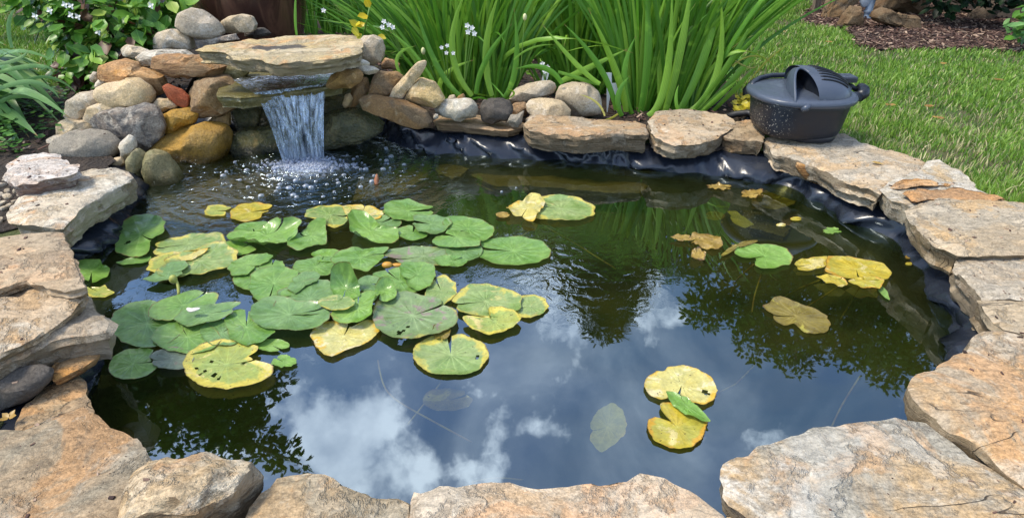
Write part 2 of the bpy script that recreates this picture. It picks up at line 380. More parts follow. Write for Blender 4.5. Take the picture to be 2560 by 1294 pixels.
def slab(name, label, outline, z, thick, mat, amp=.012, relief=.008, undercut=.02, group=None, cat='flagstone', tilt=(0, 0), px=True, step=.014, grid=.022, steps=1.0):
    """a flat stone: outline in photo pixels laid on the level z"""
    _rs[0] += 1; sd = _rs[0] * 5.13
    w = [P(x, y, z) if px else Vector((x, y, z)) for x, y in outline]; poly = [(p.x, p.y) for p in w]
    A = sum(poly[i][0] * poly[(i + 1) % len(poly)][1] - poly[(i + 1) % len(poly)][0] * poly[i][1] for i in range(len(poly)))
    if A < 0: poly = poly[::-1]
    cx = sum(p[0] for p in poly) / len(poly); cy = sum(p[1] for p in poly) / len(poly)
    B = refine(poly, step, amp, sd); nb = len(B)
    inner = []
    # a ring just inside the rim, then a jittered grid
    nrm = []
    for i in range(nb):
        t = (B[(i + 2) % nb] - B[(i - 2) % nb]); nrm.append(Vector((t.y, -t.x)).normalized())
    xs = [p.x for p in B]; ys = [p.y for p in B]; rg = rnd(int(sd * 10))
    Bp = [(p.x, p.y) for p in B]
    bx = np.array(xs); by = np.array(ys)
    x = min(xs)
    while x < max(xs):
        y = min(ys)
        while y < max(ys):
            px_, py_ = x + rg.uniform(-.35, .35) * grid, y + rg.uniform(-.35, .35) * grid
            if inpoly(px_, py_, Bp) and np.min((bx - px_) ** 2 + (by - py_) ** 2) > (step * .75) ** 2: inner.append(Vector((px_, py_)))
            y += grid
        x += grid
    pts = B + inner
    V2, E2, F2, oV, oE, oF = delaunay_2d_cdt(pts, [(i, (i + 1) % nb) for i in range(nb)], [], 1, 1e-6)
    om = [-1] * len(pts)
    for k, src in enumerate(oV):
        for q in src: om[q] = k
    def top(px_, py_):
        f = fract((px_ * 2.2, py_ * 2.2, 1), sd, 3) * relief * 1.3 + fract((px_ * 14, py_ * 14, 2), sd, 5) * relief * .55
        t = fract((px_ * 3.4, py_ * 4.5, 7), sd + 3, 4); st = 1 / (1 + exp(-max(-30, min(30, (t - .12) * 60)))); st2 = 1 / (1 + exp(-max(-30, min(30, (t + .28) * 60))))
        return f + (st + st2) * relief * .8 * steps + (px_ - cx) * tilt[0] + (py_ - cy) * tilt[1]
    V = []
    isb = set(om[:nb])
    for k, p in enumerate(V2):
        zz = z - relief * steps + top(p.x, p.y) - (relief * .9 if k in isb else 0)
        V.append(Vector((p.x, p.y, zz)))
    F = [tuple(f) for f in F2]
    prev = [om[i] for i in range(nb)]
    for s_, t in enumerate((.10, .24, .40, .56, .74, .9, 1.0)):
        cur = []
        for i in range(nb):
            p = B[i]; q = nrm[i]
            bed = noise.noise(Vector((p.x * 4 + sd, p.y * 4, t * 10.0))) * 1.3 + noise.noise(Vector((p.x * 26, p.y * 26 + sd, t * 14))) * .8
            off = .35 * amp + bed * amp * .9 - undercut * (t ** 1.5)
            zz = V[prev[i]].z if False else z - relief * steps + top(p.x, p.y) - thick * t + fract((p.x * 9, p.y * 9, t * 5), sd, 2) * thick * .05
            cur.append(len(V)); V.append(Vector((p.x + q.x * off, p.y + q.y * off, zz)))
        for i in range(nb):
            j = (i + 1) % nb; F.append((prev[i], cur[i], cur[j], prev[j]))
        prev = cur
    F.append(tuple(prev[::-1]))
    mb = MB(); mb.add(V, F)
    o = mb.build(name, MT[mat], None, (cx, cy, z - thick), sharp=38); tag(o, label, cat, group)
    return o
# ------------------------------------------------------------------ pond outline, terrain
POND_PX = [(325,440),(372,385),(450,345),(570,326),(700,318),(830,318),(950,330),(1010,366),(1120,382),(1300,392),(1450,402),(1700,424),(1880,444),(1990,474),(2140,550),(2268,618),
           (2315,680),(2370,765),(2412,850),(2395,930),(2340,1010),(2400,1100),(2250,1250),(1900,1420),(1500,1480),(1100,1500),(700,1480),(480,1330),(300,1180),
           (180,1040),(190,900),(170,760),(160,700),(205,650),(285,590),(335,520),(345,480)]
POND = [(P(x, y, 0).x, P(x, y, 0).y) for x, y in POND_PX]
def smooth_poly(poly, k=6):
    n = len(poly); out = []
    for i in range(n):
        p0, p1, p2, p3 = [Vector(poly[(i + q) % n]) for q in (-1, 0, 1, 2)]
        for j in range(k):
            t = j / k
            out.append(.5 * ((2 * p1) + (p2 - p0) * t + (2 * p0 - 5 * p1 + 4 * p2 - p3) * t * t + (3 * p1 - p0 - 3 * p2 + p3) * t ** 3))
    return out
POND_S = smooth_poly(POND)
_px = np.array([p.x for p in POND_S]); _py = np.array([p.y for p in POND_S]); POND_T = [(p.x, p.y) for p in POND_S]
def pond_dist(x, y):
    d = math.sqrt(float(np.min((_px - x) ** 2 + (_py - y) ** 2)))
    return -d if inpoly(x, y, POND_T) else d
def sstep(a, b, t):
    t = max(0, min(1, (t - a) / (b - a))); return t * t * (3 - 2 * t)
def ground_z(x, y):
    z = .10
    m = sstep(3.05, 3.35, y) * sstep(4.2, 3.6, y) * sstep(-1.95, -1.65, x) * sstep(-.60, -.85, x); z += .24 * m
    m2 = sstep(2.75, 3.1, y) * sstep(4.2, 3.7, y) * sstep(-2.3, -1.7, x) * sstep(-1.1, -1.5, x); z += .06 * m2
    z += .010 * noise.noise(Vector((x * 1.5, y * 1.5, 0))) + .05 * noise.noise(Vector((x * .12, y * .12, 4))) * sstep(5, 12, abs(y) + abs(x) * .3)
    return z

# ground: one sheet to the horizon, dipping under the pond
def axis(lo, hi, step, far):
    a = list(np.arange(lo, hi + 1e-6, step)); s = step; p = a[-1]
    while p < far: s *= 1.35; p += s; a.append(p)
    s = step; p = a[0]
    while p > -far: s *= 1.35; p -= s; a.insert(0, p)
    return a
def build_ground():
    X = axis(-2.6, 3.2, .06, 90); Yv = axis(.1, 4.4, .06, 90); V = []; F = []
    for y in Yv:
        for x in X:
            z = ground_z(x, y)
            if -3 < x < 3.4 and .0 < y < 4:
                d = pond_dist(x, y)
                if d < .08: z = -.62
            V.append((x, y, z))
    n = len(X)
    for j in range(len(Yv) - 1):
        for i in range(n - 1): F.append((j * n + i, j * n + i + 1, (j + 1) * n + i + 1, (j + 1) * n + i))
    m = M('lawn_soil'); v = m.coords(False)
    n1 = m.noise(v, 2.5, 5); n2 = m.noise(v, 60, 3); n3 = m.noise(v, 14, 4)
    c = m.mix(m.mr(n1, .4, .6), (.055, .085, .018), (.075, .08, .025)); c = m.mix(m.mr(n3, .5, .68), c, (.10, .075, .04)); c = m.mix(m.mr(n2, .55, .7, 0, .6), c, (.02, .03, .008))
    m.set(Base_Color=c, Roughness=.95, Normal=m.bump(n2, .8, .02))
    mb = MB(); mb.add(V, F); tag(mb.build('ground', m.m), kind='structure')
build_ground()

def sheet(name, poly, lift, mat, step=.07, zf=ground_z, hole=True):
    """a sheet draped over the ground inside a world polygon"""
    B = refine(poly, step, .03, 2.2); nb = len(B); inner = []; Bp = [(p.x, p.y) for p in B]
    xs = np.array([p.x for p in B]); ys = np.array([p.y for p in B])
    for x in np.arange(xs.min(), xs.max(), step):
        for y in np.arange(ys.min(), ys.max(), step):
            if inpoly(x, y, Bp) and np.min((xs - x) ** 2 + (ys - y) ** 2) > (step * .5) ** 2: inner.append(Vector((x, y)))
    V2, E2, F2, a, b, c = delaunay_2d_cdt(B + inner, [(i, (i + 1) % nb) for i in range(nb)], [], 1, 1e-6)
    V = [(p.x, p.y, zf(p.x, p.y) + lift) for p in V2]
    F = [tuple(f) for f in F2 if not hole or all(pond_dist(V[i][0], V[i][1]) > .03 for i in f)]
    mb = MB(); mb.add(V, F); return mb.build(name, mat)
def soil_mat():
    m = M('bed_soil'); v = m.coords(False); n1 = m.noise(v, 9, 6); n2 = m.noise(v, 70, 5, .7); vo = m.n('ShaderNodeTexVoronoi', i_Scale=55.0); m.l(v, vo.inputs['Vector'])
    c = m.mix(m.mr(n1, .4, .65), (.030, .020, .012), (.055, .036, .022)); c = m.mix(m.mr(n2, .56, .72), c, (.12, .08, .05)); c = m.mix(m.mr(vo.outputs['Distance'], .4, .1, 0, .4), c, (.075, .045, .028))
    m.set(Base_Color=c, Roughness=.9, Normal=m.bump(m.math('ADD', n2, vo.outputs['Distance']), 1.0, .02)); return m.m
SOIL = soil_mat()
BED_PX = [(1900,345),(1870,290),(1830,225),(1760,120),(1640,40),(1450,10),(1000,-10),(760,-10),(520,35),(430,60),(330,90),(230,120),(160,190),(135,215),(60,190),(-60,170),(-260,240),(-300,520),(-200,620),(60,560),(300,470),(560,390),(800,350),(1300,372),(1700,395)]
BED = [(P(x, y, .11).x, P(x, y, .11).y) for x, y in BED_PX]
tag(sheet('planting_bed', BED, .006, SOIL), kind='structure')
MUL_PX = [(2000,55),(2060,72),(2110,74),(2130,95),(2140,118),(2200,128),(2260,128),(2330,126),(2420,122),(2560,134),(2700,128),(2950,130),(3300,60),(3300,-40),(2700,-90),(2150,-90),(2050,10),(2010,35)]
MUL = [(P(x, y, .11).x, P(x, y, .11).y) for x, y in MUL_PX]
tag(sheet('mulch_bed', MUL, .012, SOIL, .12), kind='structure')

# ------------------------------------------------------------------ liner and water
def build_liner():
    m = M('black_liner'); v = m.coords(False); ge = m.n('ShaderNodeNewGeometry'); sp = m.n('ShaderNodeSeparateXYZ'); m.l(ge.outputs['Position'], sp.inputs[0])
    n1 = m.noise(v, 5, 5); n2 = m.noise(v, 40, 4)
    alg = m.mix(m.mr(n1, .38, .62), (.022, .032, .005), (.045, .045, .010)); alg = m.mix(m.mr(n2, .5, .7, 0, .5), alg, (.03, .035, .008))
    f = m.mr(sp.outputs['Z'], -.03, -.13)
    f = m.math('MULTIPLY', f, m.mr(m.noise(v, 2.2, 3), .3, .5, .55, 1))
    m.set(Base_Color=m.mix(f, (.016, .020, .030), alg), Roughness=m.mr(f, 0, 1, .27, .9), Normal=m.bump(m.noise(v, 16, 3, .5, .8), .25, .01))
    m.b.inputs['Specular IOR Level'].default_value = .6
    n = len(POND_S); k = 3; R = []
    cx = sum(p.x for p in POND_S) / n; cy = sum(p.y for p in POND_S) / n
    # arc-length samples, four times finer than the outline
    pts = []
    for i in range(n):
        a = POND_S[i]; b = POND_S[(i + 1) % n]; kk = max(1, int((b - a).length / .012))
        for j in range(kk): pts.append(a.lerp(b, j / kk))
    n = len(pts); nr = []
    for i in range(n):
        t = pts[(i + 4) % n] - pts[(i - 4) % n]; nr.append(Vector((t.y, -t.x)).normalized())
    cen = Vector((cx, cy)); sgn = 1 if nr[0].dot(pts[0] - cen) > 0 else -1
    prof = [(.17, .092), (.10, .090), (.065, .086), (.040, .076), (.018, .062), (.0, .048), (-.014, .032), (-.022, .016), (-.026, 0), (-.034, -.022), (-.05, -.06), (-.09, -.13), (-.17, -.20), (-.30, -.26), (-.5, -.36)]
    V = []; F = []; arc = 0
    for ri, (off, z) in enumerate(prof):
        arc = 0
        for i in range(n):
            p = pts[i]; q = nr[i] * sgn; arc += (pts[i] - pts[i - 1]).length if i else 0
            # folds running down and slanting along the edge
            e = p * 1.0
            fo = noise.noise(Vector((e.x * 8 + z * 12, e.y * 8, z * 3))) ; fo = abs(fo) ** .7 * math.copysign(1, fo)
            fo2 = noise.noise(Vector((e.x * 10 - z * 22, e.y * 10 + z * 12, 5 + z * 4))); fo2 = 1 - abs(fo2) * 3.0
            fo3 = noise.noise(Vector((e.x * 34 + z * 50, e.y * 34, 9)))
            w = exp(-((z - .03) / .06) ** 2)
            d = off + (fo * .070 + fo2 * .026 + fo3 * .010) * w
            zz = z + (fo * .020 + fo2 * .018 + fo3 * .002) * w * (0 if ri < 3 else 1)
            if off < -.12:
                c = p.lerp(cen, min(.95, -off * .9)); V.append((c.x, c.y, z + .02 * noise.noise(Vector((c.x * 3, c.y * 3, 2)))))
            else: V.append((p.x + q.x * d, p.y + q.y * d, zz))
    for r in range(len(prof) - 1):
        for i in range(n):
            j = (i + 1) % n; F.append((r * n + i, r * n + j, (r + 1) * n + j, (r + 1) * n + i))
    b = len(V); V.append((cx, cy, -.40)); r = (len(prof) - 1) * n
    for i in range(n): F.append((r + i, r + (i + 1) % n, b))
    mb = MB(); mb.add(V, F)
    tag(mb.build('pond_liner', m.m, None, (cx, cy, -.4)), 'wrinkled black plastic liner holding the pond, showing beneath the rim stones', 'pond liner')
build_liner()

FALL = P(762, 402, 0)
def build_water():
    m = M('pond_water'); ge = m.n('ShaderNodeNewGeometry'); pos = ge.outputs['Position']
    dv = m.n('ShaderNodeVectorMath', operation='DISTANCE'); m.l(pos, dv.inputs[0]); dv.inputs[1].default_value = FALL
    d = dv.outputs['Value']
    wob = m.noise(pos, 22, 3, .5, .6); wob2 = m.noise(pos, 7, 2, .5, .8); wob3 = m.noise(pos, 60, 3, .6, .3)
    near = m.mr(d, 1.25, .10)
    rings = m.math('SINE', m.math('ADD', m.math('MULTIPLY', d, 95.0), m.math('MULTIPLY', wob, 9.0)))
    far = m.mr(d, 1.9, .8)
    h = m.math('ADD', m.math('MULTIPLY', m.math('MULTIPLY', near, near), m.math('ADD', m.math('MULTIPLY', rings, .28), m.math('ADD', m.math('MULTIPLY', wob, 1.8), m.math('MULTIPLY', wob3, .6)))),
               m.math('ADD', m.math('MULTIPLY', m.math('MULTIPLY', far, wob), .07), m.math('MULTIPLY', wob2, .012)))
    # a second small disturbance beyond the pads, where the pump return wells up
    d2n = m.n('ShaderNodeVectorMath', operation='DISTANCE'); m.l(pos, d2n.inputs[0]); d2n.inputs[1].default_value = P(1440, 670, 0)
    h = m.math('ADD', h, m.math('MULTIPLY', m.mr(d2n.outputs['Value'], .42, .0), m.math('ADD', m.math('MULTIPLY', wob, .26), m.math('MULTIPLY', wob2, .1))))
    nrm = m.bump(h, 1.0, .012)
    tr = m.n('ShaderNodeBsdfTransparent'); tr.inputs[0].default_value = (.70, .72, .44, 1)
    df = m.n('ShaderNodeBsdfDiffuse')
    murk = m.mix(m.mr(m.noise(pos, 1.6, 4, .55, .5), .35, .65), (.020, .034, .005), (.042, .046, .012)); m.l(murk, df.inputs[0])
    body = m.n('ShaderNodeMixShader'); m.l(tr.outputs[0], body.inputs[1]); m.l(df.outputs[0], body.inputs[2]); body.inputs[0].default_value = .22
    gl = m.n('ShaderNodeBsdfGlossy'); gl.inputs['Roughness'].default_value = .015; m.l(nrm, gl.inputs['Normal']); gl.inputs[0].default_value = (.74, .88, 1, 1)
    lw = m.n('ShaderNodeLayerWeight'); lw.inputs[0].default_value = .5; m.l(nrm, lw.inputs['Normal']); fr = m.math('ADD', m.math('MULTIPLY', m.math('POWER', lw.outputs['Facing'], 5.0), .76), .24)
    mx = m.n('ShaderNodeMixShader'); m.l(fr, mx.inputs[0]); m.l(body.outputs[0], mx.inputs[1]); m.l(gl.outputs[0], mx.inputs[2])
    # froth lying on the water at the foot of the fall
    fo = m.n('ShaderNodeBsdfDiffuse'); fo.inputs[0].default_value = (.72, .80, .90, 1); m.l(nrm, fo.inputs['Normal'])
    d3 = m.n('ShaderNodeVectorMath', operation='DISTANCE'); m.l(pos, d3.inputs[0]); d3.inputs[1].default_value = FALL + Vector((.03, -.07, 0))
    fm = m.math('MULTIPLY', m.mr(d3.outputs['Value'], .26, .02), m.math('ADD', m.mr(m.noise(pos, 75, 5, .75, 1.2), .47, .62), m.mr(d3.outputs['Value'], .14, .04, 0, .5)), clamp=True)
    m2 = m.n('ShaderNodeMixShader'); m.l(m.math('MULTIPLY', fm, .85), m2.inputs[0]); m.l(mx.outputs[0], m2.inputs[1]); m.l(fo.outputs[0], m2.inputs[2])
    m.l(m2.outputs[0], m.out.inputs[0]); m.N.remove(m.b)
    B = POND_S[::2]; n = len(B); cen = sum((Vector(p) for p in B), Vector((0, 0))) / n
    B = [p + (p - cen).normalized() * .012 for p in B]; Bp = [(p.x, p.y) for p in B]; inner = []
    for x in np.arange(-2.3, 3, .05):
        for y in np.arange(.2, 3.5, .05):
            if inpoly(x, y, Bp) and min((p.x - x) ** 2 + (p.y - y) ** 2 for p in B) > .0006: inner.append(Vector((x, y)))
    # finer where the fall lands
    for _ in range(1):
        for x in np.arange(FALL.x - .55, FALL.x + .55, .0145):
            for y in np.arange(FALL.y - .6, FALL.y + .12, .0145):
                if inpoly(x, y, Bp) and min((p.x - x) ** 2 + (p.y - y) ** 2 for p in B) > .0006: inner.append(Vector((x + .004, y + .003)))
    V2, E2, F2, a, b, c = delaunay_2d_cdt(B + inner, [(i, (i + 1) % n) for i in range(n)], [], 1, 1e-6)
    V = []
    for p in V2:
        r = sqrt((p.x - FALL.x) ** 2 + (p.y - FALL.y + .08) ** 2)
        a_ = exp(-(r / .26) ** 2) * .013 * (noise.noise(Vector((p.x * 16, p.y * 24, 0))) + .5 * noise.noise(Vector((p.x * 40, p.y * 40, 2)))) + exp(-(r / .45) ** 2) * .0022 * sin(r * 85 + 3 * noise.noise(Vector((p.x * 5, p.y * 5, 1))))
        V.append((p.x, p.y, a_))
    mb = MB(); mb.add(V, [tuple(f) for f in F2]); tag(mb.build('pond_water', m.m), kind='structure')
build_water()
# ------------------------------------------------------------------ rim flagstones
G1 = 'flagstones laid round the pond rim'
slab('flagstone', 'big grey and orange mottled flagstone at the bottom right corner', [(1815,1190),(1830,1166),(1880,1140),(1915,1110),(1960,1096),(2010,1082),(2060,1068),(2120,1060),(2200,1053),(2290,1053),(2335,1062),(2380,1092),(2420,1135),(2480,1165),(2540,1200),(2640,1270),(2760,1420),(2640,1560),(2060,1520),(1890,1330),(1850,1270),(1818,1232)], .13, .09, 'flag2', group=G1)
slab('flagstone', 'tan flagstone with a long crack and dark shadowed front edge above the corner flagstone', [(2288,962),(2300,938),(2350,912),(2400,880),(2440,846),(2470,826),(2520,822),(2640,860),(2900,960),(2900,1330),(2700,1300),(2580,1205),(2500,1140),(2430,1085),(2370,1050),(2310,1015),(2290,992)], .15, .11, 'flag', group=G1, undercut=.03)
slab('flagstone', 'grey tan flagstone at the right edge just above the cracked corner flag', [(2448,742),(2500,728),(2600,724),(2850,740),(2900,900),(2650,850),(2560,835),(2512,822),(2490,800),(2462,768)], .145, .10, 'rightflag', group=G1)
slab('flagstone', 'flagstone with white and orange patches jutting in at the right edge', [(2386,640),(2430,628),(2560,618),(2850,630),(2850,752),(2600,745),(2500,738),(2462,742),(2430,706),(2400,672)], .155, .10, 'rightflag', group=G1)
slab('flagstone', 'long cracked pinkish grey flagstone meeting the lawn at the right edge', [(2272,528),(2300,503),(2350,499),(2440,502),(2560,512),(2850,550),(2850,640),(2700,640),(2560,628),(2400,636),(2350,606),(2310,580),(2284,552)], .175, .09, 'rightflag', group=G1)
rock('rock', 'rough grey stone tucked beneath the long pinkish flagstone on the right', [(2300,585),(2325,580),(2350,600),(2395,640),(2400,690),(2370,680),(2330,650),(2305,615)], P(2350,650,.04).y, 'lichen', .5, cat='rock')
slab('flagstone', 'long smooth tan flagstone with an orange spot that the black filter box stands on', [(1910,350),(1925,338),(2000,330),(2110,335),(2180,362),(2250,376),(2300,388),(2316,402),(2290,425),(2245,440),(2215,468),(2200,486),(2150,462),(2100,440),(2040,410),(1990,392),(1940,372)], .165, .085, 'rightflag', group=G1)
slab('flagstone', 'pale triangular flagstone between the long tan flagstone and the lawn', [(2318,400),(2350,398),(2395,420),(2438,455),(2440,472),(2380,470),(2330,455),(2270,432),(2290,420)], .17, .06, 'whiteflag', group=G1, step=.01)
slab('flagstone', 'white and orange banded flagstone touching the lawn on the right', [(2206,470),(2240,440),(2290,430),(2340,455),(2440,470),(2515,500),(2430,504),(2320,501),(2280,515),(2235,500)], .178, .085, 'whiteflag', group=G1, amp=.008)
slab('stone_flake', 'thin orange layer lying on the white banded flagstone', [(2232,462),(2260,448),(2330,450),(2372,462),(2300,466),(2240,468)], .186, .010, 'orange', cat='stone flake', step=.008, grid=.015)
slab('stone_flake', 'long orange strip of sandstone at the lawn end of the white banded flagstone', [(2262,486),(2300,474),(2400,472),(2470,482),(2512,498),(2430,500),(2330,497),(2285,505)], .188, .013, 'orange', cat='stone flake', step=.008, grid=.015)
rock('rock', 'small rough orange rock wedged under the long tan flagstone', [(1990,412),(2010,408),(2060,425),(2092,440),(2090,462),(2060,470),(2010,448),(1995,430)], P(2045,470,.045).y + .03, 'orange', .8, 8, .08)
slab('flagstone', 'small wedge shaped tan flagstone with a white patch left of the filter box', [(1808,330),(1838,303),(1870,298),(1905,302),(1912,325),(1908,350),(1860,345)], .175, .085, 'tanflag', group=G1, step=.01)
slab('flagstone', 'layered tan flagstone with white patches between the long block and the small wedge', [(1622,306),(1640,280),(1690,275),(1750,277),(1805,280),(1836,300),(1828,318),(1795,336),(1750,350),(1690,352),(1640,340)], .185, .085, 'flag', group=G1, relief=.009, amp=.012)
slab('flagstone', 'thick orange topped sandstone block at the middle of the far rim', [(1308,300),(1325,288),(1400,291),(1500,293),(1590,294),(1618,308),(1620,330),(1540,334),(1450,334),(1380,330),(1325,324)], .185, .10, 'flag', group=G1)
slab('flagstone', 'thin flat slate slab carrying small rocks at the far rim', [(1085,303),(1092,290),(1180,290),(1260,294),(1310,302),(1305,318),(1270,326),(1180,318),(1088,312)], .135, .042, 'tanflag', group=G1, step=.01, amp=.006)
# bottom edge
slab('flagstone', 'wide tan flagstone with straight front along the bottom centre', [(1018,1250),(1030,1222),(1100,1216),(1180,1212),(1250,1206),(1300,1212),(1360,1208),(1440,1206),(1500,1204),(1570,1200),(1625,1190),(1660,1200),(1700,1222),(1760,1245),(1810,1280),(1860,1330),(1900,1500),(1060,1520),(1024,1330)], .13, .09, 'flag', group=G1)
slab('flagstone', 'small dark topped flagstone tip filling the gap at the bottom right of centre', [(1770,1360),(1810,1300),(1850,1284),(1880,1300),(1900,1360),(1960,1480),(1800,1500)], .10, .06, 'flag', group=G1)
slab('flagstone', 'grey and tan flagstone with flaked layers at the bottom left of centre', [(602,1296),(625,1255),(650,1220),(690,1185),(720,1178),(760,1182),(820,1200),(880,1218),(920,1232),(985,1240),(1018,1252),(1024,1290),(1030,1500),(560,1500)], .135, .09, 'greyflag', group=G1, relief=.009)
# left edge
slab('flagstone', 'large grey flaky flagstone filling the bottom left corner', [(-160,1130),(-60,1085),(60,1080),(130,1050),(210,1020),(235,1035),(265,1065),(320,1100),(372,1148),(350,1200),(310,1290),(260,1480),(-260,1480)], .125, .09, 'greyflag', group=G1, relief=.009, steps=1.6)
slab('flagstone', 'brown flagstone under the dark boulder at the left edge', [(60,1000),(110,960),(190,932),(215,960),(222,1010),(212,1026),(130,1060),(46,1086),(20,1060)], .115, .07, 'tanflag', group=G1)
slab('flagstone', 'lower tan flagstone with a thick ragged edge at the left edge', [(-220,760),(0,745),(140,735),(212,728),(240,768),(273,800),(262,826),(180,846),(90,868),(0,905),(-220,985)], .205, .10, 'flag', group=G1, amp=.013, relief=.009)
slab('flagstone', 'middle orange cream flagstone with flaking layers stacked at the left edge', [(-220,745),(0,700),(60,684),(135,678),(160,690),(206,712),(214,735),(150,775),(110,812),(0,858),(-220,920)], .255, .045, 'flag', group=G1, amp=.012, relief=.010, steps=1.6)
slab('flagstone', 'smooth brown flagstone topping the stack at the left edge', [(-240,640),(-60,596),(30,586),(100,582),(155,582),(172,615),(184,650),(196,690),(212,712),(160,724),(60,700),(0,715),(-240,780)], .285, .04, 'tanflag', group=G1, relief=.004)
slab('flagstone', 'big pale flagstone with a thick grey edge above the black liner on the left', [(20,522),(40,500),(100,468),(170,440),(230,425),(290,420),(322,422),(333,436),(300,456),(250,482),(205,505),(175,532),(148,560),(90,556),(30,545)], .20, .10, 'paleflag', group=G1, amp=.012)
slab('flagstone', 'reddish flagstone with a dark maroon edge lying on the big pale flagstone', [(14,436),(22,408),(55,388),(110,380),(150,383),(168,402),(192,416),(190,432),(140,442),(80,450),(30,452)], .265, .075, 'marflag', group=G1, step=.01)
slab('stone_flake', 'reddish brown stone flake wedged under the lower left flagstones', [(125,938),(142,905),(190,885),(243,872),(244,892),(205,920),(165,942),(135,954)], .14, .03, 'orange', cat='stone flake', step=.009, amp=.006)
rock('rock', 'dark brown boulder in shadow beneath the left flagstones', [(-40,960),(20,935),(80,925),(118,935),(122,955),(90,985),(40,1010),(-40,1035)], P(50,960,.14).y, 'dark', .7, 4)
block('rock', 'large cream and brown angular block at the bottom left of centre', [(372,1150,.17),(412,1137,.18),(500,1130,.18),(570,1133,.17),(632,1152,.15),(656,1190,.13),(655,1215,.10),(600,1180,.19),(520,1172,.22),(400,1212,.23),(335,1230,.22),(300,1290,.21),(330,1195,.17),(640,1262,.02),(600,1310,.02),(540,1380,.0),(440,1420,.06),(260,1420,.10),(290,1330,.18),(500,1290,.19),(590,1230,.17),(380,1160,.03),(630,1170,.02)], 'blok')

# ------------------------------------------------------------------ left pile
G2 = 'rocks piled left of the waterfall'
def R(label, outline, Y, mat, deep=.8, facets=5, rough=.05, group=G2, **k): return rock(k.pop('name', 'boulder'), label, outline, Y, mat, deep, facets, rough, group, **k)
R('large golden brown boulder at the waterline left of the waterfall', [(376,368),(398,345),(440,325),(500,310),(555,322),(572,342),(568,385),(550,402),(505,415),(455,430),(425,412),(392,395)], 2.98, 'golden', .9, 4, .045)
R('brown rounded boulder holding the left end of the spillway', [(471,232),(485,205),(520,190),(560,194),(600,220),(608,245),(592,270),(552,286),(510,294),(480,280)], 3.10, 'brown', .9, 6, .05)
R('small brown stone in the dark gap above the golden boulder', [(518,305),(538,288),(572,280),(576,312),(556,326),(528,322)], 3.12, 'brown')
R('orange brown oval stone above the golden boulder', [(402,290),(430,275),(465,271),(493,285),(490,308),(460,320),(420,335),(406,318)], 3.02, 'golden', .9, 4)
R('brick red angular stone fragment', [(408,214),(418,210),(452,224),(472,240),(473,262),(466,270),(442,262),(420,246)], 3.06, 'red', .5, 6, .02, box=.6)
R('small flat cream stone under the red fragment', [(380,263),(394,247),(420,248),(442,262),(442,270),(400,283)], 3.06, 'cream', .8)
R('big grey boulder spotted with black lichen', [(222,303),(240,282),(285,275),(330,270),(355,259),(385,266),(402,290),(414,318),(398,352),(362,380),(338,372),(300,356),(236,330)], 2.94, 'lichen', .5, 5, .04)
R('large cream boulder with a smooth hump, on top of the lichen boulder', [(237,228),(252,212),(290,207),(310,197),(335,199),(372,220),(388,242),(378,260),(335,271),(285,269),(256,252),(242,240)], 3.06, 'cream', .9, 3, .035)
R('rounded grey tan boulder leaning at the left shoulder of the pile', [(166,288),(172,252),(198,232),(230,229),(258,240),(265,262),(235,280),(212,302),(185,302)], 3.08, 'pale', .9, 3, .035)
R('smooth buff stone behind the lichen boulder', [(211,292),(225,265),(262,253),(300,262),(310,280),(270,300),(228,314),(214,306)], 3.02, 'cream', .8, 3, .03)
R('tan block with a straight left side behind the grey oval boulder', [(142,312),(155,300),(205,304),(236,320),(240,345),(180,350),(148,348)], 2.98, 'cream', .8, 6, .04, box=.55)
R('smooth grey oval boulder at the front of the pile', [(128,362),(145,343),(175,330),(215,326),(262,334),(296,356),(302,376),(278,400),(235,413),(190,408),(150,394),(133,380)], 2.76, 'grey', .75, 2, .03)
R('pale stone half hidden behind the grey oval boulder', [(110,362),(128,340),(155,338),(170,360),(150,390),(118,385)], 2.90, 'pale')
R('upright pale angular stone with a yellow stain', [(298,358),(318,337),(332,344),(339,370),(326,395),(314,414),(300,408),(302,385)], 2.74, 'white', .8, 7, .04)
R('olive tan boulder left of the pointed waterline boulder', [(316,425),(322,390),(340,370),(360,390),(370,415),(360,446),(345,468),(325,456)], 2.67, 'olive', .9, 5)
R('pointed olive boulder standing in the water left of the golden boulder', [(352,420),(358,385),(376,374),(405,385),(435,418),(454,450),(440,466),(400,478),(372,476)], 2.66, 'olive', .9, 5)
R('orange sandstone slab high on the left shoulder', [(243,182),(258,160),(300,152),(330,158),(350,174),(395,186),(412,204),(412,236),(385,242),(350,218),(310,206),(262,202),(250,192)], 3.18, 'orange', 1.1, 6, .05, box=.6, name='sandstone_slab')
R('layered orange sandstone slab beside the white slab', [(373,150),(390,138),(450,138),(500,140),(540,150),(566,164),(569,182),(540,192),(480,196),(430,197),(405,182),(380,168)], 3.14, 'orange', .75, 7, .045, box=.6, name='sandstone_slab')
R('chalky white slab behind the layered orange slab', [(329,148),(345,131),(400,125),(480,127),(498,133),(500,150),(420,165),(378,172),(345,172),(333,166)], 3.26, 'whiteflag', .7, 6, .03, box=.55, name='limestone_slab')
R('pinkish tan flat stone behind the white slab', [(303,122),(312,113),(340,117),(372,126),(385,140),(335,149),(308,138)], 3.42, 'pale', .8)
R('pale rounded boulder beneath the topmost boulder', [(385,95),(400,80),(430,73),(458,76),(480,95),(484,124),(440,128),(390,124)], 3.62, 'pale', .9, 3)
R('topmost boulder, cream and grey with a small dark hole', [(440,60),(452,32),(472,20),(500,26),(540,52),(561,73),(557,89),(533,96),(490,98),(465,94),(447,78)], 3.60, 'pale', .8, 3, .03)
R('flat oval tan cobble right of the topmost boulder', [(549,56),(570,42),(600,36),(630,42),(643,62),(637,78),(600,84),(568,82),(552,72)], 3.72, 'cream', .8, 2, .03)
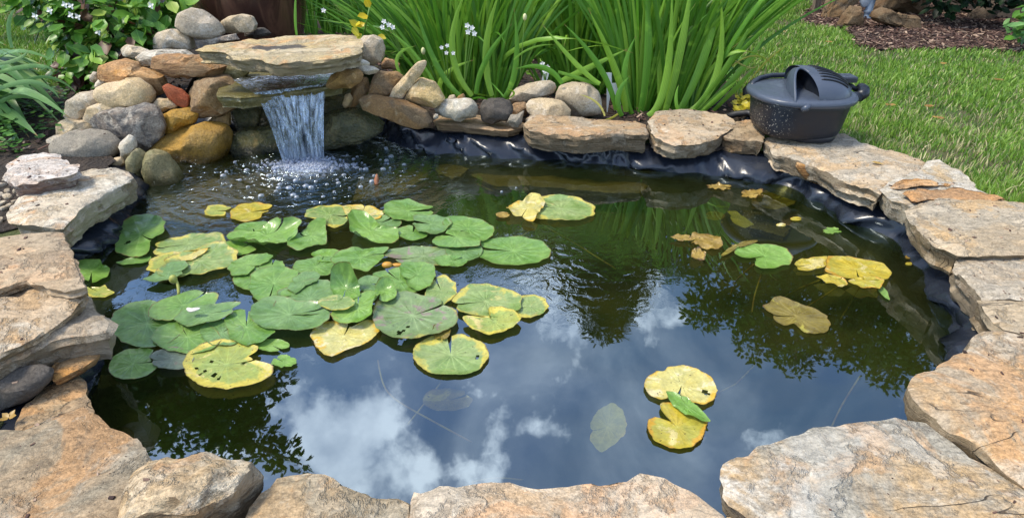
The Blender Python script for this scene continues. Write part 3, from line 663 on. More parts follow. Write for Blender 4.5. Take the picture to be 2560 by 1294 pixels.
R('dark thin stone beside the flat oval cobble', [(600,90),(628,72),(655,70),(678,82),(676,90),(640,97)], 3.80, 'dark', .8)
R('thin layered grey stone beneath the two top cobbles', [(476,103),(520,97),(560,90),(600,83),(624,86),(620,96),(560,106),(500,122),(480,117)], 3.56, 'lichen', .5, 6, .06, box=.55)
R('small pinkish pebble at the left shoulder', [(224,190),(232,179),(243,183),(246,198),(236,209),(226,203)], 3.22, 'pale')
R('small buff stone beside the orange slab', [(238,210),(246,190),(258,190),(270,204),(268,218),(240,220)], 3.18, 'pale')
R('round tan pebble in front of the grey oval boulder', [(193,418),(200,408),(211,408),(217,418),(211,427),(198,427)], 2.66, 'cream', name='pebble', cat='pebble')
R('dark flat pebble in front of the grey oval boulder', [(212,420),(224,412),(236,416),(238,426),(220,430)], 2.66, 'dark', name='pebble', cat='pebble')
R('knobbly tan pebble in front of the grey oval boulder', [(234,418),(244,410),(260,410),(264,420),(250,429),(238,427)], 2.655, 'gold2', name='pebble', cat='pebble')
R('tan cobble at the foot of the upright pale stone', [(272,408),(286,394),(302,394),(310,408),(302,420),(280,420)], 2.66, 'cream', name='pebble', cat='pebble')
R('round buff stone at the left edge behind the reddish flagstone', [(-40,370),(0,356),(26,364),(38,384),(28,404),(5,412),(-40,412)], 2.86, 'cream')
R('small grey stone at the left edge below the round buff stone', [(-40,410),(0,400),(16,412),(14,432),(-40,440)], 2.70, 'pale')
R('buff cobble at the left edge beside the stacked flagstones', [(-60,572),(0,566),(25,572),(34,588),(22,602),(-10,608),(-60,612)], 2.02, 'cream')
R('grey cobble at the left edge below the big pale flagstone', [(-50,530),(-5,524),(24,535),(34,552),(28,568),(-10,572),(-50,575)], 2.14, 'grey')
R('brownish small cobble at the left edge', [(-40,500),(0,496),(18,505),(30,520),(12,532),(-40,535)], 2.24, 'olive')
R('pale small cobble touching the left edge', [(-40,475),(-8,470),(8,480),(10,494),(-40,500)], 2.36, 'pale')

# ------------------------------------------------------------------ waterfall stones
G3 = 'stones of the waterfall'
slab('capstone', 'broad tan capstone with a dark wet patch bridging the waterfall', [(492,122),(510,112),(560,106),(620,96),(700,88),(790,86),(880,85),(900,92),(906,108),(902,128),(880,134),(820,140),(740,146),(680,150),(628,144),(585,140),(560,128),(520,126)], .545, .068, 'capstone', amp=.012, relief=.007, group=G3)
slab('spillway_stone', 'wet olive brown ledge the water spills over', [(540,240),(550,200),(590,178),(720,165),(880,165),(880,190),(856,210),(812,217),(740,226),(640,238),(600,246)], .345, .06, 'wetlip', group=G3, amp=.008, relief=.004, step=.011)
R('brown rock at the right end of the ledge', [(826,190),(850,176),(890,174),(908,184),(906,205),(880,218),(835,224),(815,215)], 3.05, 'brown', .9, 5, .05, G3)
R('mossy wet boulder at the waterline left of the falling water', [(566,348),(600,325),(680,316),(740,322),(760,350),(745,385),(650,392),(590,402),(568,385)], 3.10, 'wet', .8, 4, .05, G3)
R('wide wet brown green boulder right of the falling water', [(760,310),(800,292),(835,280),(880,276),(930,286),(964,312),(955,332),(905,350),(835,368),(790,380),(760,360)], 3.10, 'wet', .8, 4, .05, G3)
R('dark wet rock in the recess behind the falling water', [(560,240),(700,225),(900,225),(930,260),(900,330),(760,350),(600,340),(555,300)], 3.42, 'wet', .35, 4, .06, G3)
R('dark olive stone wedged between the capstone and the brown boulder', [(548,160),(572,140),(615,148),(630,176),(604,198),(562,196)], 3.24, 'olive', .8, 6, .05, G3, box=.6)
R('dark stone under the ledge left of the falling water', [(575,250),(600,238),(640,244),(655,280),(640,322),(600,330),(578,300)], 3.22, 'wet', .7, 6, .05, G3)
R('rounded grey stone against the right end of the capstone', [(890,112),(905,92),(930,88),(955,100),(962,125),(956,150),(930,164),(905,150)], 3.28, 'pale', .9, 4, .04, G3)
R('small pale wedge stone under the right end of the capstone', [(829,165),(850,154),(882,152),(882,172),(850,178)], 3.12, 'white', .8, 5, .04, G3)
R('white flat chip above the brown block right of the capstone', [(882,152),(905,149),(925,156),(926,166),(900,168),(884,164)], 3.14, 'white', .8, 5, .04, G3)
R('pale grey flat stone below the rounded grey stone', [(885,168),(910,164),(948,170),(950,182),(925,187),(893,180)], 3.12, 'white', .9, 5, .04, G3)
R('small orange stone at the foot of the iris leaves', [(952,160),(962,146),(985,150),(1000,160),(998,172),(970,174),(955,172)], 3.36, 'orange', .8, 5, .04, G3)
R('brown angular block right of the waterfall', [(920,236),(930,192),(950,178),(990,182),(1010,195),(1002,225),(980,240),(945,242)], 3.16, 'rust', .8, 7, .05, G3, box=.6)
R('brown upright rock in shadow right of the waterfall', [(870,262),(880,220),(895,194),(920,196),(924,225),(905,252),(885,268)], 3.18, 'rust', .8, 6, .05, G3)
R('small gold stone low in the recess right of the falling water', [(856,262),(862,238),(874,232),(882,248),(876,268),(862,272)], 3.12, 'gold2', .8, 6, .05, G3)
R('flat tan slab leaning upright on the rocks', [(970,250),(982,222),(1010,190),(1042,156),(1066,150),(1066,165),(1048,195),(1022,224),(1006,247),(990,244)], 3.06, 'cream', .45, 7, .03, G3, box=.6, name='leaning_slab')
R('golden angular rock beside the leaning slab', [(1012,246),(1028,215),(1052,195),(1085,206),(1100,228),(1112,246),(1095,262),(1052,268),(1024,258)], 3.08, 'gold2', .9, 7, .05, G3)
R('long rusty brown rock with a white speck, under the leaning slab', [(886,264),(898,244),(930,240),(975,248),(1040,264),(1076,282),(1082,298),(1075,316),(1045,319),(985,302),(925,284),(893,276)], 3.00, 'rust', .7, 5, .045, G3, box=.65)
# ------------------------------------------------------------------ far rim rocks
G4 = 'small rocks on the far rim'
R('white and green stained rock on the thin slate slab', [(1084,275),(1098,254),(1140,248),(1180,250),(1198,268),(1192,292),(1150,300),(1105,299),(1090,290)], 3.08, 'white', .9, 6, .05, G4)
R('tiny brown stone, left of the pair on the white stained rock', [(1117,248),(1124,239),(1136,237),(1141,246),(1136,252),(1122,253)], 3.12, 'pale', .8, 5, .05, G4)
R('tiny pointed stone, right of the pair on the white stained rock', [(1138,250),(1146,240),(1158,234),(1165,244),(1162,254),(1146,255)], 3.12, 'rust', .8, 5, .05, G4)
R('dark brown rounded rock in the middle of the thin slate slab', [(1197,274),(1208,253),(1245,247),(1274,254),(1284,275),(1272,300),(1235,309),(1205,303)], 3.08, 'dark', .9, 5, .05, G4)
R('brown stone behind the small grey wedge', [(1275,275),(1285,258),(1312,256),(1325,270),(1315,290),(1285,292)], 3.20, 'rust', .8, 5, .05, G4)
R('small grey wedge shaped stone at the end of the thin slate slab', [(1267,305),(1275,290),(1295,286),(1312,276),(1306,300),(1296,318),(1280,321)], 3.02, 'grey', .8, 5, .05, G4)
R('broad flat pale rock at the back of the far rim', [(1271,242),(1284,224),(1325,210),(1378,204),(1395,214),(1388,236),(1345,250),(1305,264),(1278,256)], 3.30, 'pale', .9, 6, .04, G4)
R('cream oval stone in front of the round grey cobble', [(1311,268),(1325,252),(1370,247),(1408,256),(1428,276),(1424,294),(1380,300),(1335,298)], 3.12, 'cream', .9, 4, .035, G4)
R('large round grey cobble on the far rim', [(1387,245),(1400,218),(1432,208),(1470,210),(1497,230),(1506,256),(1498,280),(1460,288),(1420,284),(1392,265)], 3.26, 'pale', .85, 2, .025, G4)
R('round white pebble at the left end of the thin slate slab', [(1083,290),(1088,284),(1095,286),(1097,294),(1090,298),(1084,296)], 3.02, 'white', .9, 2, .03, G4, name='pebble', cat='pebble')

def left_pebbles():
    a = rock('pebble', 'small rounded pebble lying in the soil between the left flagstones', [(0,0)] and [(30,470),(38,463),(50,464),(56,472),(50,480),(36,480)], P(44, 478, .11).y, 'pale', .9, 3, .04, 'pebbles in the soil at the left edge', 'pebble')
    rg = rnd(55)
    for i, (x, y) in enumerate([(12,455),(24,446),(5,470),(20,482),(60,476),(70,466),(4,492),(22,498),(-8,505),(8,515),(40,508),(28,520),(-15,470),(14,526),(52,492),(2,556),(66,486)]):
        o = a.copy(); scene.collection.objects.link(o); o.location = P(x, y, .10); s = rg.uniform(.5, 1.15); o.scale = (s, s, s * .8); o.rotation_euler.z = rg.uniform(0, 6)
    a.location.z = .10
left_pebbles()
# ------------------------------------------------------------------ stones under water
G5 = 'sunken stones seen through the water'
def sunk(label, pts, z, mat, thick=.05): slab('sunken_stone', label, pts, z, thick, mat, amp=.012, relief=.008, group=G5, cat='sunken stone', step=.02, grid=.035)
sunk('pale round stone sunk near the far rim', [(1090,398),(1120,390),(1155,392),(1172,405),(1160,430),(1130,445),(1100,436)], -.05, 'cream')
sunk('yellow brown flat stone sunk below the waterfall', [(880,500),(900,440),(980,400),(1080,395),(1070,440),(1000,480)], -.05, 'gold2')
sunk('brown ledge stone sunk along the far rim', [(1180,430),(1250,405),(1400,415),(1560,435),(1640,450),(1600,480),(1400,470),(1240,460)], -.07, 'cream')
sunk('brown slab sunk under the upper left water', [(360,540),(380,490),(450,470),(560,440),(680,420),(700,470),(600,520),(480,560)], -.05, 'gold2')
sunk('olive stone sunk left of the yellow leaves', [(350,575),(420,560),(510,570),(500,615),(420,640),(350,625)], -.11, 'gold2')
sunk('long stone sunk by the right liner', [(1880,460),(1990,470),(2080,500),(2190,545),(2280,600),(2230,620),(2120,570),(1990,525),(1880,500)], -.07, 'gold2')
sunk('broad brown stone sunk at the right side', [(2150,690),(2240,650),(2330,680),(2420,780),(2400,860),(2280,800)], -.12, 'gold2')
sunk('dark stone sunk beneath the right lily pads', [(1900,480),(1960,500),(2010,540),(1960,580),(1880,560),(1850,510)], -.12, 'olive')
# ------------------------------------------------------------------ the falling water
def build_fall():
    m = M('falling_water'); tc = m.n('ShaderNodeTexCoord'); uv = tc.outputs['UV']
    def st(sx, sy, sc, det=4, dist=.2):
        mu = m.n('ShaderNodeVectorMath', operation='MULTIPLY'); m.l(uv, mu.inputs[0]); mu.inputs[1].default_value = (sx, sy, 1); return m.noise(mu.outputs[0], sc, det, .6, dist)
    a = st(6, 1.6, 1.5, 6, 1.4); b = st(20, 2.6, 1.2, 6, 1.5); c = st(6, 3, 1.2)
    h = m.math('ADD', m.math('MULTIPLY', a, 1.0), m.math('MULTIPLY', b, .5)); nrm = m.bump(h, 1.0, .02)
    gl = m.n('ShaderNodeBsdfGlossy'); gl.inputs['Roughness'].default_value = .08; m.l(nrm, gl.inputs['Normal']); gl.inputs[0].default_value = (.75, .86, 1, 1)
    tr = m.n('ShaderNodeBsdfTransparent'); tr.inputs[0].default_value = (.74, .80, .86, 1)
    df = m.n('ShaderNodeBsdfDiffuse'); df.inputs[0].default_value = (.78, .88, 1, 1); tl = m.n('ShaderNodeBsdfTranslucent'); tl.inputs[0].default_value = (.6, .7, .9, 1)
    w = m.n('ShaderNodeMixShader'); w.inputs[0].default_value = .5; m.l(df.outputs[0], w.inputs[1]); m.l(tl.outputs[0], w.inputs[2])
    s1 = m.n('ShaderNodeMixShader'); m.l(tr.outputs[0], s1.inputs[1]); m.l(gl.outputs[0], s1.inputs[2]); m.l(m.mr(a, .34, .62, .12, .75), s1.inputs[0])
    sx = m.n('ShaderNodeSeparateXYZ'); m.l(uv, sx.inputs[0])
    streak = m.math('ADD', m.math('MULTIPLY', m.mr(b, .52, .68), .50), m.math('MULTIPLY', m.mr(a, .52, .68), .35))
    edge = m.math('MAXIMUM', m.mr(sx.outputs[1], .035, .0, 0, .55), m.mr(sx.outputs[1], .82, 1.0, 0, .30))
    streak = m.math('ADD', streak, edge, clamp=True)
    s2 = m.n('ShaderNodeMixShader'); m.l(s1.outputs[0], s2.inputs[1]); m.l(w.outputs[0], s2.inputs[2]); m.l(streak, s2.inputs[0])
    m.l(s2.outputs[0], m.out.inputs[0]); m.N.remove(m.b)
    T0, T1 = P(624, 240, .352), P(813, 216, .352); B0, B1 = P(708, 408, -.002), P(812, 394, -.002)
    nu, nv = 90, 40; V = []; uvs = []
    for j in range(nv + 1):
        s = j / nv
        for i in range(nu + 1):
            u = i / nu; T = T0.lerp(T1, u); B = B0.lerp(B1, u); T = T + Vector((0, .05, 0))
            q = s; p = T.lerp(B, q); z = .354 * (1 - (.12 * q + .88 * q * q))
            rip = noise.noise(Vector((u * 16, s * 1.4, 1))) * .010 * (1 + s) + noise.noise(Vector((u * 44, s * 2.6, 5))) * .005 * (1 + s)
            sag = .012 * sin(pi * u) * s
            V.append((p.x + .004 * noise.noise(Vector((u * 30, s * 3, 8))), p.y - rip - sag, max(-.004, z))); uvs.append((u, s))
    F = [(j * (nu + 1) + i, j * (nu + 1) + i + 1, (j + 1) * (nu + 1) + i + 1, (j + 1) * (nu + 1) + i) for j in range(nv) for i in range(nu)]
    mb = MB(); mb.add(V, F, uv=uvs)
    root = empty('waterfall', (T0 + T1) / 2, 'clear sheet of water falling from the wet ledge into the pond', 'waterfall')
    mb.build('water_sheet', m.m, root, (T0 + T1) / 2)
    # water lying over the ledge before it drops
    V = []; uvs = []; nu, nv = 40, 14
    A0, A1 = P(590, 205, .352), P(860, 185, .352)
    for j in range(nv + 1):
        for i in range(nu + 1):
            u = i / nu; s = j / nv; p = P(575, 196, .352).lerp(P(850, 180, .352), u).lerp((T0 + Vector((0, .05, 0))).lerp(T1 + Vector((0, .05, 0)), u), s)
            V.append((p.x, p.y, .354 + .004 * noise.noise(Vector((p.x * 18, p.y * 40, 1))) )); uvs.append((u, s * .2))
    F = [(j * (nu + 1) + i, j * (nu + 1) + i + 1, (j + 1) * (nu + 1) + i + 1, (j + 1) * (nu + 1) + i) for j in range(nv) for i in range(nu)]
    w2 = M('ledge_water'); v = w2.coords(False); nr = w2.bump(w2.noise(v, 30, 4, .6, 1.0), .8, .012)
    g = w2.n('ShaderNodeBsdfGlossy'); g.inputs['Roughness'].default_value = .05; w2.l(nr, g.inputs['Normal']); t = w2.n('ShaderNodeBsdfTransparent'); t.inputs[0].default_value = (.85, .88, .7, 1)
    f = w2.n('ShaderNodeFresnel'); f.inputs['IOR'].default_value = 1.5; w2.l(nr, f.inputs['Normal']); x = w2.n('ShaderNodeMixShader'); w2.l(f.outputs[0], x.inputs[0]); w2.l(t.outputs[0], x.inputs[1]); w2.l(g.outputs[0], x.inputs[2]); w2.l(x.outputs[0], w2.out.inputs[0])
    mb = MB(); mb.add(V, F, uv=uvs); mb.build('ledge_flow', w2.m, root, (T0 + T1) / 2)
build_fall()

def bubble_mat():
    m = M('bubble_film'); g = m.n('ShaderNodeBsdfGlossy'); g.inputs['Roughness'].default_value = .3
    t = m.n('ShaderNodeBsdfTransparent'); t.inputs[0].default_value = (.85, .9, 1, 1); d = m.n('ShaderNodeBsdfDiffuse'); d.inputs[0].default_value = (.7, .8, .95, 1)
    lw = m.n('ShaderNodeLayerWeight'); lw.inputs[0].default_value = .45
    a = m.n('ShaderNodeMixShader'); a.inputs[0].default_value = .35; m.l(g.outputs[0], a.inputs[1]); m.l(d.outputs[0], a.inputs[2])
    x = m.n('ShaderNodeMixShader'); m.l(m.mr(lw.outputs['Facing'], .05, .8, .22, .95), x.inputs[0]); m.l(t.outputs[0], x.inputs[1]); m.l(a.outputs[0], x.inputs[2]); m.l(x.outputs[0], m.out.inputs[0]); return m.m
BUB = bubble_mat()
def dome(mb, c, r, flat=.8, lvl=2):
    V, F = ico(lvl); mb.add([(c.x + v.x * r, c.y + v.y * r, max(-.002, c.z + v.z * r * flat)) for v in V], F)
def build_bubbles():
    rg = rnd(5); mb = MB(); c0 = FALL
    for _ in range(700):
        a = rg.gauss(0, 1); b = rg.gauss(0, 1); x = c0.x + .02 + a * .10; y = c0.y - .070 + b * .038
        dome(mb, Vector((x, y, .004 + .008 * noise.noise(Vector((x * 16, y * 24, 0))))), rg.uniform(.002, .0075), .9, 1 if _ % 3 else 2)
    for _ in range(160):
        u = rg.random(); p = P(700 + 130 * u, 412 - 12 * u, 0); dome(mb, Vector((p.x + rg.gauss(0, .01), p.y + rg.gauss(0, .015), rg.uniform(0, .02))), rg.uniform(.002, .006), 1, 1)
    tag(mb.build('foam', BUB, None, (c0.x, c0.y - .07, 0)), 'white foam and froth where the falling water meets the pond', 'foam', kind='stuff')
    mb = MB(); dome(mb, Vector((0, 0, .002)), .011, .75, 3); b = mb.build('bubble', BUB)
    spots = [(566,430),(617,427),(643,430),(697,446),(740,452),(700,462),(696,470),(680,462),(640,412),(586,405),(668,400),(725,425),(756,436),(795,440),(800,428),(834,420),(868,415),(884,412),(893,420),(912,412),(914,424),(868,388),(884,398),(893,392),(902,424),(944,386),(951,400),(966,402),(970,410),(978,392),(1010,412),(860,438),(843,450),(846,458),(874,470),(902,468),(836,480),(808,492),(778,470),(765,466),(742,494),(733,488),(690,478),(653,490),(620,468),(558,440),(600,450),(930,455),(935,440),(965,372),(1290,470),(1254,480),(896,356),(905,445),(818,462),(722,470),(790,455),(958,424),(975,420),(1002,440),(712,440),(672,440)]
    for i, (x, y) in enumerate(spots):
        o = b if i == 0 else b.copy()
        if i: scene.collection.objects.link(o)
        s = rg.choice([.45, .6, .8, 1.0, 1.2]); p = P(x, y, 0); o.location = p; o.scale = (s, s, s * rg.uniform(.7, 1.05)); o.rotation_euler.z = rg.uniform(0, 6)
        tag(o, 'small clear bubble floating on the dark water around the foot of the waterfall', 'bubble', 'bubbles around the foot of the waterfall')
build_bubbles()

# ------------------------------------------------------------------ lily pads
def pad_mat(name, base, base2, edge, edge_amt=.0, blot=None, blot_t=.6, vein=.5, rough=.33, spots=0.0, spec=.5, coat=.25):
    m = M(name); tc = m.n('ShaderNodeTexCoord'); sp = m.n('ShaderNodeSeparateXYZ'); m.l(tc.outputs['UV'], sp.inputs[0]); v = m.coords()
    n1 = m.noise(v, 11, 4, .6, .4); n2 = m.noise(v, 34, 4, .65); n3 = m.noise(v, 120, 3)
    c = m.mix(m.mr(n1, .32, .68), base, base2)
    ed = m.math('ADD', sp.outputs[1], m.math('MULTIPLY', m.math('SUBTRACT', n1, .5), 1.5))
    c = m.mix(m.mr(ed, 1.25 - edge_amt, 1.42 - edge_amt), c, edge)
    if blot: c = m.mix(m.mr(m.noise(v, 17, 5, .65, .8), blot_t, blot_t + .08), c, blot)
    # radiating veins, paler, fading towards the rim
    ang = m.math('MULTIPLY', sp.outputs[0], 2 * pi * 15)
    vn = m.math('POWER', m.math('ABSOLUTE', m.math('COSINE', m.math('ADD', m.math('MULTIPLY', ang, .5), m.math('MULTIPLY', n2, .8)))), 26.0)
    vf = m.math('MULTIPLY', vn, m.mr(sp.outputs[1], 1.0, .1, .06, vein * .75))
    light = tuple(min(1, q * 1.5 + .05) for q in base2)
    c = m.mix(vf, c, light)
    c = m.mix(m.mr(sp.outputs[1], .12, .0, 0, .5), c, light)
    if spots: c = m.mix(m.mr(m.noise(v, 130, 2), .735 - spots, .76 - spots), c, (.05, .03, .012))
    g = m.mr(n3, .3, .7, .86, 1.1, False); c = m.mix(1.0, c, m.math('MULTIPLY', g, m.mr(n2, .35, .65, .80, 1.08, False)), 'MULTIPLY')
    c = m.mix(m.math('MULTIPLY', m.mr(m.math('ADD', sp.outputs[1], m.math('MULTIPLY', n2, .10)), 1.015, 1.045), m.mr(n1, .40, .60, .15, .9)), c, (.16, .085, .025))
    m.set(Base_Color=c, Roughness=m.mr(n1, .3, .7, rough - .06, rough + .1), Normal=m.bump(m.math('ADD', m.math('MULTIPLY', vn, .16), m.math('ADD', m.math('MULTIPLY', n2, .9), m.math('MULTIPLY', m.math('SINE', m.math('MULTIPLY', ang, 1.0)), .05))), .45, .004))
    m.b.inputs['Specular IOR Level'].default_value = spec; m.b.inputs['Coat Weight'].default_value = coat
    tl = m.n('ShaderNodeBsdfTranslucent'); m.l(c, tl.inputs[0]); mx = m.n('ShaderNodeMixShader'); mx.inputs[0].default_value = .13
    m.l(m.b.outputs[0], mx.inputs[1]); m.l(tl.outputs[0], mx.inputs[2]); m.l(mx.outputs[0], m.out.inputs[0])
    return m.m
PM = {
 'g':  pad_mat('pad_green', (.13,.27,.05), (.21,.36,.085), (.34,.39,.09), .14),
 'gb': pad_mat('pad_blue_green', (.125,.24,.07), (.19,.32,.105), (.26,.35,.10), .08, vein=.35),
 'gl': pad_mat('pad_bright_green', (.155,.31,.04), (.24,.40,.09), (.37,.42,.08), .14),
 'gy': pad_mat('pad_green_yellow_edge', (.21,.32,.085), (.31,.39,.14), (.56,.49,.09), .42, (.45,.44,.15), .58, spots=.03),
 'yg': pad_mat('pad_yellow_green', (.40,.42,.085), (.27,.36,.085), (.60,.51,.08), .52, (.62,.52,.19), .57, spots=.05),
 'y':  pad_mat('pad_yellow', (.66,.55,.15), (.55,.52,.20), (.70,.45,.05), .4, (.74,.64,.34), .54, vein=.25, spots=.04),
 'yo': pad_mat('pad_deep_yellow', (.56,.42,.04), (.40,.38,.06), (.58,.33,.03), .35, (.62,.52,.20), .57, vein=.25, spots=.05),
 'ob': pad_mat('pad_olive_brown', (.17,.13,.025), (.27,.21,.04), (.15,.09,.02), .25, (.40,.35,.06), .56, spots=.05, rough=.3),
 'br': pad_mat('pad_brown', (.26,.16,.03), (.40,.27,.06), (.10,.05,.02), .3, (.52,.38,.10), .56, spots=.06, rough=.3),
 'gg': pad_mat('pad_grey_green', (.14,.18,.115), (.19,.24,.16), (.16,.13,.10), .35, (.24,.18,.145), .60, spots=.02),
 'pk': pad_mat('pad_grey_brown_patch', (.18,.27,.10), (.23,.32,.13), (.41,.40,.10), .25, (.28,.22,.18), .55, spots=.03),
 'sub': pad_mat('pad_sunken', (.48,.46,.11), (.58,.52,.12), (.66,.54,.09), .3, rough=.5, spec=.2),
}
STEM = M('pad_stem'); _v = STEM.coords(); STEM.set(Base_Color=STEM.mix(STEM.mr(STEM.noise(_v, 18, 3), .4, .6), (.34, .28, .06), (.20, .12, .04)), Roughness=.4); STEM = STEM.m
GP = 'lily pads floating on the pond'
_pn = [0]
def pad(label, cx, cy, rx, ry, notch, mat, z=.004, poly=None, hw=7, wav=.07, curl=None, curl2=None, tilt=(0, 0), edge=.035, holes=(), stem=None, dome_=0.0, cr=0.0, name='lily_pad', cat='lily pad', group=GP, gap=0):
    _pn[0] += 1; sd = _pn[0] * 2.91; rg = rnd(_pn[0] + 40)
    if poly is None:
        poly = [(cx + rx * cos(2 * pi * k / 40), cy + ry * sin(2 * pi * k / 40)) for k in range(40)]
    if cx < 1400 and group == GP: poly = [(cx + (x - cx) * 1.055, cy + (y - cy) * 1.055) for x, y in poly]
    w = [P(x, y, z) for x, y in poly]; C, Rr = radial([(p.x, p.y) for p in w]); n = len(Rr); mean = sum(Rr) / n
    c = P(cx, cy, z) if gap == 0 else Vector((C[0], C[1], z))
    na, nr = 96, 12; V = []; uvs = []; F = []
    a0 = radians(notch + hw); a1 = radians(notch + 360 - hw)
    if notch is None: pass
    for j in range(nr + 1):
        r = (j / nr)
        for i in range(na + 1):
            sp = radians(hw) * (1 - r ** .5) * 0
            a = a0 + (a1 - a0) * i / na
            f = (a % (2 * pi)) / (2 * pi) * n; k = int(f) % n; f -= int(f); R = Rr[k] * (1 - f) + Rr[(k + 1) % n] * f
            en = 1 + edge * fract((cos(a) * 2.2, sin(a) * 2.2, 0), sd, 4) * (r ** 2) * 1.7 + edge * .5 * noise.noise(Vector((cos(a) * 14, sin(a) * 14, sd))) * r ** 3
            # round off the lobes beside the notch
            da = min(i, na - i) / na * (a1 - a0); en *= 1 - .16 * exp(-(da / .16) ** 2) * r ** 2
            x = C[0] + R * r * en * cos(a); y = C[1] + R * r * en * sin(a)
            nx = r * cos(a); ny = r * sin(a)
            h = wav * mean * (noise.noise(Vector((nx * 1.6, ny * 1.6, sd))) * 1.0 * r + noise.noise(Vector((nx * 4, ny * 4, sd + 4))) * .35 * r) + .010 * mean * sin(a * 15) * r * (1 - r) * 2 + .05 * mean * (r ** 6)
            if cr: h += cr * mean * sin(a * 3 + sd) * r * r
            h = h + tilt[0] * nx * mean + tilt[1] * ny * mean + dome_ * mean * (1 - r * r)
            for cu in (curl, curl2):
                if cu:
                    A = radians(cu[0]); cc = nx * cos(A) + ny * sin(A)
                    if cc > cu[1]:
                        t = (cc - cu[1]) / (1 - cu[1]); h += cu[2] * t * t; x -= cos(A) * cu[2] * t * t * .5; y -= sin(A) * cu[2] * t * t * .5
            V.append((x, y, max(z * .5 if z > 0 else -9, z + h))); uvs.append((i / na, r))
    hs = [(P(hx, hy, z), hr * mpp(P(hx, hy, z).y)) for hx, hy, hr in holes]
    for j in range(nr):
        for i in range(na):
            q = (j * (na + 1) + i, (j + 1) * (na + 1) + i, (j + 1) * (na + 1) + i + 1, j * (na + 1) + i + 1)
            mx = sum(V[k][0] for k in q) / 4; my = sum(V[k][1] for k in q) / 4
            if any(((mx - p.x) / rr) ** 2 + ((my - p.y) / (rr * 1.3)) ** 2 < 1 for p, rr in hs): continue
            F.append(q)
    mb = MB(); mb.add(V, F, uv=uvs); org = Vector((C[0], C[1], z))
    o = mb.build(name, PM[mat], None, org); tag(o, label, cat, group)
    if stem:
        zs = [min(z - .004, -.006)] + [-.02 - .16 * (k / (len(stem) - 1)) for k in range(1, len(stem))]
        pts = [P(x, y, zz) for (x, y), zz in zip(stem, zs)]
        pp = []
        for k in range(len(pts) - 1):
            for t in range(6): pp.append(pts[k].lerp(pts[k + 1], t / 6))
        pp.append(pts[-1]); m2 = MB(); tube(m2, pp, .0032, 6); m2.build('stem', STEM, o, org)
    return o
# the left raft of pads, back to front
pad('yellow green small pad with ragged edge, left of the two yellow pads below the waterfall', 543, 527, 32, 16, 0, 'yg', .004, [(513,528),(522,516),(545,512),(578,520),(565,530),(560,540),(535,543),(515,538)])
pad('yellow pad with lobed edge in front of the waterfall', 628, 532, 52, 24, 20, 'yo', .004, [(578,548),(580,528),(600,514),(640,508),(680,516),(676,528),(655,532),(652,545),(615,556),(590,552)])
pad('lone upright green pad with a small hole beside the black liner', 352, 592, 62, 52, -38, 'g', .012, [(290,610),(292,575),(310,552),(335,542),(375,542),(405,552),(416,575),(412,600),(395,612),(376,616),(378,634),(350,642),(315,634),(294,628)], holes=[(320,605,7)], tilt=(.15,.05), hw=3, wav=.10)
pad('thin green leaf sliver left of the large yellow green pads', 332, 653, 44, 8, 180, 'g', .004, [(288,656),(320,646),(376,642),(374,652),(350,660),(310,662)], hw=1)
pad('green pad touching the left rim flagstones', 232, 682, 44, 32, -60, 'gl', .006, [(186,655),(215,650),(252,654),(256,664),(274,672),(268,690),(250,702),(232,718),(206,700),(190,675)], hw=3, wav=.12)
pad('yellow green leaf tip at the left rim below the green pad', 250, 730, 36, 14, 150, 'yg', .004, [(214,716),(250,720),(262,712),(268,722),(286,732),(262,744),(225,742)], hw=2)
pad('long pale green pad at the top left of the raft', 470, 612, 92, 28, 200, 'gy', .008, [(378,626),(395,610),(430,598),(480,588),(540,584),(560,592),(560,610),(520,622),(440,636),(390,638)], hw=2, wav=.08)
pad('large yellow edged pad at the left of the raft', 500, 655, 92, 40, 200, 'gy', .012, [(395,680),(420,650),(470,628),(520,612),(560,614),(590,630),(588,658),(560,672),(520,680),(505,690),(460,693),(410,690)], hw=2, wav=.10, cr=.05)
pad('yellow green pad tucked under the large yellow edged pad', 415, 655, 48, 30, 60, 'yg', .009, [(368,676),(378,650),(400,640),(440,632),(470,634),(470,655),(440,680),(400,686)], hw=2)
pad('yellow strip of leaf showing between the pads on the left', 480, 640, 40, 14, 20, 'y', .016, [(445,644),(470,638),(500,624),(520,622),(510,634),(480,650),(455,652)], hw=1)
pad('pale green narrow pad lying over the front of the yellow edged pad', 415, 680, 56, 26, 0, 'gb', .018, [(356,698),(380,690),(405,668),(430,655),(462,652),(470,665),(455,685),(430,698),(400,705),(375,704)], hw=2)
pad('green pad under the curled green boat shaped leaf', 600, 620, 42, 20, 40, 'gl', .004, [(558,610),(580,602),(620,610),(640,624),(620,636),(592,640),(565,628)])
pad('small green pad at the far side of the boat shaped leaf', 638, 572, 44, 17, 300, 'g', .006, [(586,578),(600,562),(630,556),(665,556),(675,566),(660,580),(620,586)])
pad('long curled green leaf like a boat', 665, 590, 100, 30, 60, 'gl', .020, [(562,590),(585,584),(640,578),(680,566),(740,558),(760,565),(740,590),(700,604),(655,622),(620,620),(585,605)], hw=2, curl=(60,.3,.03), curl2=(250,.4,.03), wav=.18)
pad('green pad with a deep notch right of the boat shaped leaf', 770, 590, 50, 36, 170, 'g', .014, [(718,616),(722,600),(742,590),(760,580),(775,560),(795,548),(812,552),(816,590),(812,608),(785,618),(745,624)], hw=4, wav=.15)
pad('yellow speckled green pad at the back of the raft', 820, 542, 58, 28, 350, 'gy', .006, [(762,545),(770,525),(800,516),(845,515),(875,522),(878,540),(860,560),(835,570),(810,564),(790,548)], wav=.1)
pad('yellow leaf at the back of the raft between two green pads', 908, 530, 50, 20, 90, 'y', .010, [(856,518),(870,512),(905,514),(940,520),(960,532),(950,545),(900,548),(868,540)], hw=2, wav=.15)
